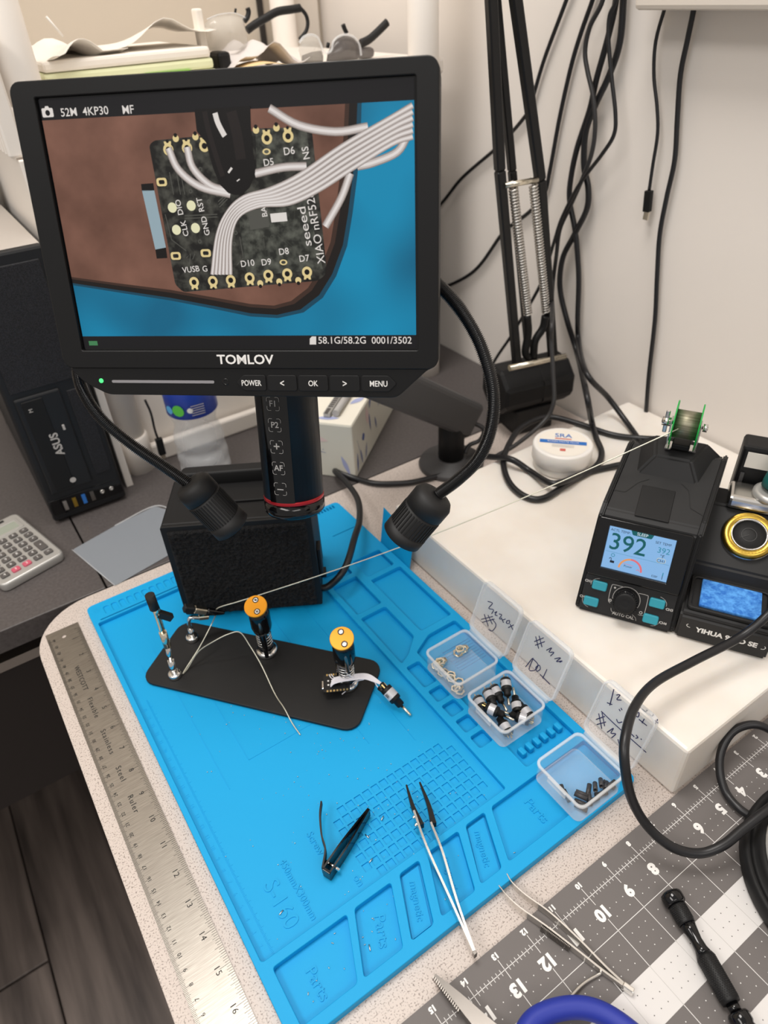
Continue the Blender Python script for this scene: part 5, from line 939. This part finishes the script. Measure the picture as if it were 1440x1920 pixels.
SCRIPT[2] = ([(0.3115,0.1899,0.0598),(0.3121,0.1859,0.0614)], [(0.3115,0.1872,0.0596),(0.3159,0.1898,0.0726)], [(0.3151,0.1861,0.0704),(0.3158,0.1837,0.0724),(0.3142,0.1844,0.0676),(0.3149,0.1812,0.0696)], [(0.3124,0.1797,0.0624),(0.3122,0.1782,0.0616)], [(0.3131,0.1788,0.0642),(0.3128,0.1773,0.0634)], [(0.3054,0.1919,0.0416),(0.3078,0.187,0.0489)], [(0.3043,0.1896,0.0385),(0.3068,0.1843,0.0458)], [(0.3073,0.1921,0.0473),(0.3044,0.1848,0.0387)], [(0.3082,0.1901,0.0499),(0.3056,0.1837,0.0423)], [(0.3047,0.1798,0.0396),(0.3069,0.1769,0.0462),(0.3053,0.177,0.0413),(0.3061,0.1735,0.0438),(0.3043,0.1749,0.0385)], [(0.3084,0.1911,0.0504),(0.3081,0.1794,0.0498),(0.308,0.1668,0.0495),(0.308,0.148,0.0494)], [(0.3096,0.178,0.0542),(0.3092,0.1756,0.0528),(0.3101,0.1734,0.0555)], [(0.3168,0.1716,0.0753),(0.3165,0.1691,0.0743),(0.3174,0.1684,0.077),(0.3167,0.1658,0.0751)], [(0.3169,0.1647,0.0755),(0.3168,0.1619,0.0753),(0.3175,0.1612,0.0773)], [(0.3171,0.159,0.0761),(0.317,0.1566,0.0759),(0.3177,0.1559,0.0778)], [(0.3167,0.1532,0.075),(0.3166,0.1505,0.0747)], [(0.3173,0.1519,0.0769),(0.316,0.1518,0.0729)], [(0.3148,0.1728,0.0694),(0.3149,0.1697,0.0696),(0.3136,0.1696,0.0659)], [(0.3147,0.1671,0.0691),(0.3154,0.1655,0.0712),(0.3144,0.1646,0.0681),(0.3141,0.1665,0.0672)], [(0.3139,0.1633,0.0669),(0.314,0.1564,0.0671)], [(0.315,0.1602,0.07),(0.3137,0.1602,0.0661)], [(0.3093,0.1648,0.0531),(0.3091,0.1605,0.0527)], [(0.3099,0.16,0.055),(0.3097,0.158,0.0544),(0.3091,0.1591,0.0526)], [(0.31,0.1558,0.0553),(0.3099,0.1549,0.055)], [(0.3053,0.1702,0.0414),(0.3044,0.1674,0.0387)])
BOXES = ((.2447, .2868, 'clear hinged box holding silver nuts, its lid open'), (.2442, .2288, 'clear hinged box full of black and silver plugs, its lid open'), (.2470, .1500, 'clear hinged box of short black tubes, nearest the front edge'))
ZB = .0084
for i, (x, y, lb) in enumerate(BOXES):
    t = thing('clear_box', lb, 'box', (x, y, ZB), 0, 'clear hinged boxes on the mat')
    s = .0482
    B().mesh(plate_mesh(rrect(.0012, .0012, s - .0012, s - .0012, .005), [], 0, .0010)).to('box_floor', 'clear_frost', t)
    B().mesh(plate_mesh(rrect(.0008, .0008, s - .0008, s - .0008, .0055), [rrect(.0020, .0020, s - .0020, s - .0020, .0045)], .0005, .0195)).to('box_wall', 'clear_frost', t)
    B().mesh(plate_mesh(rrect(0, 0, s, s, .006), [rrect(.0021, .0021, s - .0021, s - .0021, .0045)], .0190, .0212, .0004)).to('box_rim', 'clear_rim', t)
    B().box((-.0010, .015, .0160), (.0004, .033, .0212), .0003).to('latch_notch', 'clear_rim', t)
    B().cyl((s + .0032, .004, .0195), (s + .0032, s - .004, .0195), .0022, 10).to('hinge', 'clear_rim', t)
    ld = M.Translation((s + .0065, 0, .0195)) @ frame((0, 0, 0), (0, 1, 0), (.322, 0, .947), (.947, 0, -.322))
    B().mesh(plate_mesh(rrect(.0005, 0, s - .0005, .0520, .006), [], -.0004, .0004), ld).to('lid_panel', 'clear_lid', t)
    B().mesh(plate_mesh(rrect(0, -.0005, s, .0525, .0062), [rrect(.0016, .0011, s - .0016, .0509, .005)], -.0040, .0006, .0003), ld).to('lid_rim', 'clear_rim', t)
    b = B()
    for p in SCRIPT[i]: b.tube(p, .00040, 6, 4)
    b.to('handwriting', 'ink_marker', t, True)
# nuts and star washers
def nut_mesh(star):
    b = B(); n = 12 if star else 6; R_ = .0050 if star else .0046
    out = [(R_ * (1 if not star or k % 2 else .86) * math.cos(2 * math.pi * k / n), R_ * (1 if not star or k % 2 else .86) * math.sin(2 * math.pi * k / n)) for k in range(n)]
    b.mesh(plate_mesh(out, [[(.0028 * math.cos(k * .524), .0028 * math.sin(k * .524)) for k in range(12)]], 0, .0006 if star else .0020, .0001)); me = bpy.data.meshes.new('nut'); b.bm.to_mesh(me); b.bm.free(); me.materials.append(MATS['nickel']); return me
NM, WMesh = nut_mesh(False), nut_mesh(True)
spots = [(0.2905,0.3335,0.01),(0.2851,0.3379,0.01),(0.2812,0.3331,0.01),(0.2787,0.3293,0.01),(0.2598,0.3355,0.01),(0.2613,0.3323,0.01),(0.2565,0.335,0.01),(0.2529,0.3333,0.01),(0.2577,0.3298,0.01),(0.2534,0.3258,0.01),(0.2543,0.3174,0.01),(0.2572,0.3111,0.01),(0.2534,0.307,0.01),(0.2586,0.3012,0.01),(0.2543,0.2962,0.01),(0.2527,0.2928,0.01),(0.2501,0.2973,0.01),(0.2511,0.3177,0.01)]
names = ('hex nut furthest right in the group at the back of the box', 'star washer beside the rightmost hex nut at the back', 'hex nut lying on top of the back group of washers', 'star washer nearest the viewer in the back group',
         'hex nut at the top of the heap in the left corner', 'hex nut at the right of the left corner heap', 'star washer at the left of the left corner heap', 'hex nut against the left wall below the corner heap', 'hex nut on top of the left corner heap', 'hex nut just below the left corner heap',
         'hex nut midway along the left wall row', 'upright hex nut standing off the left wall row', 'hex nut lying on the lower part of the left wall row', 'hex nut furthest right in the front corner group', 'hex nut in the middle of the front corner group', 'star washer at the very front corner of the nut box', 'hex nut at the left of the front corner group', 'hex nut between the corner heap and the wall row')
for k, p in enumerate(spots):
    star = k in (1, 3, 6, 15); o = bpy.data.objects.new('star_washer' if star else 'hex_nut', WMesh if star else NM); COL.objects.link(o)
    x, y = min(max(p[0], .2517), .2865), min(max(p[1], .2938), .3280)
    place(o, M.Translation((x, y, ZB + .0013 + (.0022 if k in (2, 8, 12) else 0) + random.uniform(0, .0012))) @ M.Rotation(random.uniform(0, 1), 4, 'Z') @ M.Rotation(random.uniform(-.25, .25), 4, 'X'))
    tag(o, names[k], 'washer' if star else 'nut', 'nuts in the clear box' if not star else 'star washers in the clear box')
# audio jacks
names = ('topmost upright plug in the box of plugs', 'plain black plug left of the topmost one', 'plug with a printed label at the left of its box', 'plug in the left corner of the box of plugs', 'plug with bold printed label lying across the middle', 'plug with its shaft pointing up to the back wall', 'plug nearest the right wall of its box', 'plug lying near the front right wall under the others', 'plug in the front corner of the box of plugs')
ends = ([(0.2885,0.2767,0.0195),(0.2704,0.25,0.0195)], [(0.276,0.2768,0.0165),(0.2693,0.2498,0.0165)], [(0.2687,0.2768,0.0165),(0.2629,0.2581,0.0165)], [(0.2575,0.2774,0.015),(0.2524,0.2597,0.015)], [(0.2562,0.2632,0.019),(0.2688,0.2356,0.019)], [(0.2783,0.2452,0.015),(0.2932,0.2683,0.015)], [(0.2885,0.2354,0.015),(0.2916,0.2597,0.015)], [(0.2781,0.2338,0.015),(0.2668,0.2524,0.015)], [(0.2561,0.2344,0.015),(0.2598,0.2519,0.015)])
for k, (p, q) in enumerate(ends):
    p, q = V(p), V(q); d = (q - p).normalized(); d.z += (-.12, -.08, .02, 0, -.05, .03, .03, 0, .05)[k]; d.normalize()
    c = p + d * .011; c.x = min(max(c.x, .2550), .2820); c.y = min(max(c.y, .2400), .2660); p = c - d * .011
    mt = M.Translation(p) @ d.to_track_quat('Z', 'Y').to_matrix().to_4x4()
    t = thing('barrel_plug', names[k], 'plug', matrix=mt, group='plugs in the clear box'); jackplug(t, M.Diagonal((.70, .70, .80, 1)), 1.2 + .4 * k)
# short black tubes
b = B().lathe([(.0017, -.0048), (.0018, -.0048), (.0018, .0048), (.0017, .0048), (.0012, .0048), (.0012, -.0048), (.0017, -.0048)], 14, cap=False); tm = bpy.data.meshes.new('tube'); b.bm.to_mesh(tm); b.bm.free(); tm.materials.append(MATS['grey_plastic'])
tnames = ('black tube lying along the right wall of the front box', 'upright black tube second from the right wall', 'upright black tube in the middle of the standing row', 'upright black tube at the left end of the standing row', 'black tube leaning left of the standing row', 'black tube at the foot of the standing row',
          'topmost of the four parallel black tubes', 'second of the four parallel black tubes from the top', 'third of the four parallel black tubes from the top', 'lowest of the four parallel black tubes', 'short black tube in the right corner beside the wall', 'black tube lying below the upright row', 'black tube between the parallel tubes and the right corner', 'upper of the two tubes by the latch', 'lower of the two tubes by the latch')
tb = [(0.2937,0.162,0.0105),(0.2959,0.1544,0.0105),(0.2882,0.1603,0.0105),(0.2818,0.1564,0.0105),(0.2851,0.1639,0.0105),(0.279,0.1584,0.0105),(0.2796,0.1645,0.0105),(0.2726,0.1584,0.0105),(0.2759,0.1662,0.0105),(0.27,0.1621,0.0105),(0.27,0.1611,0.0105),(0.266,0.1562,0.0105),(0.2645,0.1686,0.0105),(0.2689,0.161,0.0105),(0.2611,0.1666,0.0105),(0.2647,0.1595,0.0105),(0.2584,0.164,0.0105),(0.2622,0.1567,0.0105),(0.2564,0.1609,0.0105),(0.2592,0.1544,0.0105),(0.2852,0.1553,0.0105),(0.2908,0.1553,0.0105),(0.275,0.1566,0.0105),(0.2812,0.154,0.0105),(0.2661,0.1557,0.0105),(0.2733,0.1542,0.0105),(0.2574,0.1763,0.0105),(0.2557,0.1734,0.0105),(0.2566,0.1716,0.0105),(0.2558,0.1693,0.0105)]
for k in range(0, len(tb), 2):
    p, q = V(tb[k]), V(tb[k + 1]); d = (q - p).normalized(); c = (p + q) / 2; c.x = min(max(c.x, .2535), .2885); c.y = min(max(c.y, .1565), .1915); c.z = ZB + .0032 + (.0030 if k in (4, 6, 14, 20) else 0)
    if k in (2, 4, 6): d = (d + V((0, 0, .5))).normalized(); c.z += .002
    o = bpy.data.objects.new('black_tube', tm); COL.objects.link(o); place(o, M.Translation(c) @ d.to_track_quat('Z', 'Y').to_matrix().to_4x4())
    tag(o, tnames[k // 2], 'tube', 'tubes in the front clear box')
# ------------------------------------------------------------------ hand tools
def blade(pts, w_, th, name, m, par, world=True, sub=6):
    """flat spring-steel strip standing on edge along the points, tapering with w_(t)"""
    p = spline(pts, sub); vs = []; fs = []; n = len(p)
    for i, c in enumerate(p):
        t_ = (p[min(i + 1, n - 1)] - p[max(i - 1, 0)]).normalized(); sd = V((-t_.y, t_.x, 0)).normalized(); k = i / (n - 1); h = w_(k) / 2; e = th(k) / 2 if callable(th) else th / 2
        for a, bb in ((-1, -1), (1, -1), (1, 1), (-1, 1)): vs.append(c + sd * e * a + V((0, 0, 1)) * h * bb)
    for i in range(n - 1):
        for k in range(4): fs.append((i * 4 + k, i * 4 + (k + 1) % 4, (i + 1) * 4 + (k + 1) % 4, (i + 1) * 4 + k))
    fs += [(3, 2, 1, 0), tuple((n - 1) * 4 + k for k in range(4))]
    b = B(); b.add(vs, fs); return b.to(name, m, par, world)
t = thing('tweezers', 'steel tweezers with black tips lying across the mat trays', 'tweezers', (.152, .19, .0068))
blade([(0.1544,0.226,0.013),(0.1459,0.1989,0.0135),(0.1375,0.161,0.013),(0.1304,0.1287,0.012)], lambda k: .0060, .0016, 'arm', 'steel', t); blade([(0.1592,0.2115,0.013),(0.1524,0.1887,0.0135),(0.1407,0.1587,0.013),(0.1307,0.1285,0.012)], lambda k: .0060, .0016, 'arm', 'steel', t)
blade([(0.1633,0.2481,0.011),(0.1568,0.2307,0.0112),(0.1528,0.2146,0.0115)], lambda k: .0015 + .0045 * k, lambda k: .0012 + .0030 * k, 'tip', 'black_plastic', t); blade([(0.173,0.2439,0.011),(0.1675,0.2257,0.0112),(0.1608,0.2103,0.0115)], lambda k: .0015 + .0045 * k, lambda k: .0012 + .0030 * k, 'tip', 'black_plastic', t)
for p in [(0.1535,0.2241,0.0115),(0.1511,0.2183,0.0115)]: B().cyl(V(p) - V((.002, .001, 0)), V(p) + V((.002, .001, 0)), .0010, 8).to('screw', 'chrome', t, True)
B().box((-.0012, -.0012, -.003), (.0012, .0012, .003), .0003, M.Translation([(0.1305,0.1277,0.0115)][0])).to('joined_end', 'dark_steel', t, True)
t = thing('tweezers', 'fine curved steel tweezers lying on the grey cutting mat', 'tweezers', (.187, .10, .002))
A_ = [(0.1721,0.1515,0.0072),(0.1719,0.1432,0.007),(0.1738,0.1321,0.0066),(0.1795,0.1153,0.0062),(0.1855,0.095,0.006),(0.191,0.0756,0.006),(0.1965,0.0601,0.006)]
C_ = [(0.1819,0.1543,0.0072),(0.1806,0.1474,0.007),(0.1824,0.136,0.0066),(0.1878,0.1188,0.0062),(0.1917,0.0963,0.006),(0.194,0.076,0.006),(0.1971,0.0597,0.006)]
for q in (A_, C_): blade(q, lambda k: .0015 + .0060 * math.sin(math.pi * min(1, .1 + k * .85)), lambda k: .0006 + .0008 * k, 'arm', 'steel', t)
gp = [V(p) for p in [(0.1784,0.1161,0.0062),(0.1814,0.1065,0.0062),(0.1843,0.0972,0.0062)]]
b = B()
for k in range(22):
    c = gp[0].lerp(gp[2], k / 21); d = (gp[2] - gp[0]).normalized(); sd = V((-d.y, d.x, 0)); b.box((-.0003, -.0016, -.0036), (.0003, -.0007, .0036), 0, frame(c, d, sd, (0, 0, 1)))
b.to('grip_serration', 'dark_steel', t, True)
e0 = V([(0.1971,0.0589,0.006)][0]); B().box((-.0050, -.0016, -.0030), (.0020, .0016, .0030), .0006, M.Translation(e0) @ M.Rotation(math.radians(-72), 4, 'Z')).to('joined_end', 'chrome', t, True)
# nail clipper
t = thing('nail_clipper', 'black nail clipper with raised lever lying on the mat squares', 'clipper', (.09, .235, .004))
h0, j0, l0 = [V(p) for p in [(0.0795,0.2263,0.0095),(0.1283,0.2475,0.0095),(0.1016,0.2717,0.015)]]
d = (j0 - h0).normalized(); sd = V((-d.y, d.x, 0))
for s, a in ((-1, -.0030), (1, .0034)):
    blade([tuple(h0 + sd * a * .9), tuple(h0.lerp(j0, .4) + sd * a * .85), tuple(h0.lerp(j0, .8) + sd * a * .40), tuple(j0 + sd * a * .12)], lambda k: .0105 - .001 * k, .0013, 'jaw_plate', 'gloss_black', t)
B().box((-.0012, -.0035, -.0050), (.0012, .0035, .0050), .0005, frame(h0, d, sd, (0, 0, 1))).to('hinge_end', 'gloss_black', t, True)
B().cyl(h0.lerp(j0, .12) - sd * .006, h0.lerp(j0, .12) + sd * .006, .0012, 10).to('pin', 'chrome', t, True)
ml = h0.lerp(l0, .5) + V((-.0015, .001, .001)); blade([tuple(h0 + sd * .004), tuple(h0.lerp(l0, .3)), tuple(ml), tuple(h0.lerp(l0, .8) + V((-.002, 0, .001))), tuple(l0)], lambda k: .0085 - .0035 * k, .0012, 'lever', 'black_matte', t)
# pliers
t = thing('pliers', 'needle nose pliers with blue grips entering at the bottom edge', 'pliers', (.13, .09, .003))
jw = [(0.1027,0.1332,0.01),(0.1048,0.1224,0.0105),(0.1069,0.1105,0.011),(0.1095,0.0953,0.0115),(0.1128,0.0804,0.0115)]
blade(jw, lambda k: .0030 + .0075 * k, lambda k: .0016 + .0110 * k, 'jaw', 'dark_steel', t)
b = B(); p = [V(q) for q in jw]
for k in range(16):
    c = p[0].lerp(p[2], k / 16); b.box((-.0004, -.0026 - .00018 * k, -.002), (.0004, -.0008, .002), 0, M.Translation(c) @ M.Rotation(math.radians(-62), 4, 'Z'))
b.to('jaw_teeth', 'dark_steel', t, True)
B().lathe([(.0085, -.005), (.0085, .005)], 24, M.Translation([(0.1133,0.0741,0.011)][0])).to('pivot', 'dark_steel', t, True)
B().tube([(0.113,0.0719,0.014),(0.1273,0.0785,0.015),(0.1391,0.0796,0.015),(0.155,0.0737,0.015),(0.1673,0.0642,0.015),(0.175,0.0507,0.015),(0.181,0.0289,0.015)], lambda q: .0062 if q > .12 else .0040, 12, 8, flat=1.2).to('grip', 'blue_rubber', t, True)
B().tube([(0.1175,0.0658,0.014),(0.1313,0.0589,0.015),(0.1449,0.0435,0.015),(0.1527,0.0239,0.015)], .0062, 12, 8, flat=1.2).to('grip', 'blue_rubber', t, True)
B().tube([(0.1535,0.075,0.01),(0.1647,0.0774,0.007),(0.1773,0.0781,0.005),(0.1916,0.0757,0.004)], .0010, 8).to('return_spring', 'steel', t, True)
# precision screwdriver
a_, c_ = [V(p) for p in [(0.2621,0.0814,0.009),(0.2351,0.0057,0.0085)]]
SD = M.Translation(a_) @ (c_ - a_).to_track_quat('Z', 'Y').to_matrix().to_4x4()
t = thing('screwdriver', 'black precision screwdriver with knurled handle on the cutting mat', 'screwdriver', matrix=SD)
B().lathe([(.0045, -.0010), (.0070, .0004), (.0074, .0020), (.0074, .0065), (.0062, .0078)], 12).to('end_cap', 'gloss_black', t)
B().lathe([(.0052, .0075), (.0058, .0090), (.0058, .0190), (.0055, .0200)], 24).to('upper_knurl', 'dark_knurl' if 'dark_knurl' in MATS else 'black_plastic', t)
B().lathe([(.0055, .0195), (.0046, .0240), (.0038, .0300), (.0042, .0350), (.0052, .0385)], 24).to('waist', 'gloss_black', t)
B().lathe([(.0052, .0380), (.0060, .0400), (.0060, .0640), (.0056, .0655)], 24).to('lower_knurl', 'black_plastic', t)
B().lathe([(.0038, .0650), (.0038, .0710)], 20).to('neck', 'gloss_black', t)
B().lathe([(.0060, .0705), (.0068, .0720), (.0068, .0760), (.0060, .0775), (.0066, .0790), (.0066, .0840), (.0040, .0850)], 24).to('chuck', 'gloss_black', t)
for nm, z0, z1, R_ in (('knurling', .0092, .0188, .0058), ('knurling', .0402, .0638, .0060)):
    b = B()
    for k in range(28):
        for j in range(int((z1 - z0) / .0011)):
            a = 2 * math.pi * (k + .5 * (j % 2)) / 28; z = z0 + j * .0011; b.add([(R_ * math.cos(a - .07), R_ * math.sin(a - .07), z + .0005), (R_ * math.cos(a), R_ * math.sin(a), z), (R_ * math.cos(a + .07), R_ * math.sin(a + .07), z + .0005), (R_ * math.cos(a), R_ * math.sin(a), z + .0010), ((R_ + .00025) * math.cos(a), (R_ + .00025) * math.sin(a), z + .0005)], [(0, 1, 4), (1, 2, 4), (2, 3, 4), (3, 0, 4)])
    b.to(nm, 'station_plastic', t)
# round black bowl at the right edge and the iron's cord
t = thing('round_dish', 'round black stepped dish with glossy inside at the right edge', 'dish', (.372, .010, .0021))
B().lathe([(.066, 0), (.0765, .001), (.0775, .004), (.0765, .013), (.0735, .015), (.0720, .012), (.0690, .011), (.0680, .017), (.0650, .0185)], 64).to('outer_rim', 'soft_black', t)
B().lathe([(.0655, .018), (.0610, .0190), (.0580, .0165), (.0540, .0070), (.030, .0030), (.0005, .0020)], 64, cap=False).to('inner_bowl', 'gloss_black', t)
B().lathe([(.0640, .0187), (.0632, .0205), (.0618, .0207), (.0610, .0188)], 64, cap=False).to('inner_ring', 'silver_plastic', t)
cable('iron_cord', [tuple(SF @ V((.158, .118, .19))), tuple(SF @ V((.168, .08, .16)))] + [(0.4695,0.159,0.115),(0.4413,0.1549,0.105),(0.4176,0.1594,0.09),(0.3723,0.166,0.088),(0.3317,0.1689,0.09),(0.299,0.1611,0.096),(0.2737,0.1478,0.096),(0.2642,0.1371,0.084),(0.2643,0.1262,0.06),(0.2708,0.1132,0.038),(0.2794,0.0973,0.026),(0.2927,0.0849,0.022),(0.3081,0.0783,0.026),(0.3276,0.0766,0.03),(0.3502,0.0744,0.034),(0.3841,0.0714,0.034)], .0034, 'thick black soldering iron cord sweeping down over the cutting mat')
cable('iron_cord', [(0.415,0.1013,0.03),(0.4051,0.1151,0.038),(0.3962,0.1227,0.038),(0.3838,0.1263,0.034),(0.3712,0.1234,0.024),(0.3624,0.1152,0.014),(0.3571,0.1041,0.007),(0.3544,0.0918,0.0065),(0.3568,0.0803,0.006),(0.3616,0.0646,0.006)], .0032, 'black cord loop lying on the cutting mat numbers at the right edge')
# pocket calculator
CA = M.Translation((-.0100, .7300, .0003)) @ M.Rotation(math.atan2(-.969, .247) + math.pi / 2, 4, 'Z')
t = thing('calculator', 'silver pocket calculator with dark keys on the left desk', 'calculator', matrix=M.Translation((.0168, .7020, .0003)) @ M.Rotation(math.atan2(.247, .969), 4, 'Z'))
B().mesh(plate_mesh(rrect(-.072, 0, 0, .118, .008), [], 0, .0105, .002)).to('case', 'silver_plastic', t)
B().mesh(plate_mesh(rrect(-.066, .083, -.006, .108, .002), [rrect(-.062, .087, -.010, .102, .001)], .0100, .0112, .0003)).to('display_frame', 'silver_plastic', t)
B().box((-.0620, .087, .0098), (-.010, .102, .0106)).to('display', 'lcd_grey', t); B().box((-.055, .110, .0100), (-.018, .1145, .0108)).to('solar_cell', 'ink_black', t)
legend = [['+', '', '3', '2', '1'], ['-', '6', '5', '4', 'C'], ['x', '9', '8', '7', 'C'], ['%', 'M', 'M', '0', '.']]
for r in range(6):
    for c in range(5):
        x, y = -.0115 - c * .0125, .010 + r * .0120; hgt = .004
        if c == 0 and r == 2: continue
        y1 = y + (.0075 if not (c == 0 and r == 1) else .0195); m_ = 'key_red' if (r == 0 and c in (2, 3)) else 'key_dark'
        k = B().mesh(plate_mesh(rrect(x - .0045, y, x + .0045, y1, .0018), [], .0100, .0125, .0006)).to('key', m_, t)
        s = ('=+-×÷', '.3', '')[0][r % 5] if c == 0 else str((r * 3 + c) % 10)
        B().mesh(text_mesh(s, .0050, 0), TR(x, (y + y1) / 2, .01256)).to('key_legend', 'ink_white', k)
# clear plastic bag
t = thing('plastic_bag', 'flat clear plastic zip bag on the dark desk behind the mat', 'bag', (.08, .68, .0003))
q = [(0.0256,0.7139,0.002),(0.0476,0.6239,0.002),(0.1169,0.6381,0.002),(0.1466,0.6771,0.002),(0.1484,0.7081,0.002),(0.1318,0.7371,0.002),(0.0793,0.7282,0.002)]
q = [(x, y) for x, y, z in q]
B().mesh(plate_mesh(rounded(q, .004), [], .0007, .0012)).to('film', 'bag_film', t, True)
B().tube([(q[0][0], q[0][1], .0014), (q[1][0], q[1][1], .0014)], .0006, 6).to('folded_edge', 'clear_rim', t, True)
B().tube([(q[4][0], q[4][1], .0014), (q[5][0], q[5][1], .0014), (q[6][0], q[6][1], .0014)], .0008, 6).to('zip_strip', 'clear_rim', t, True)
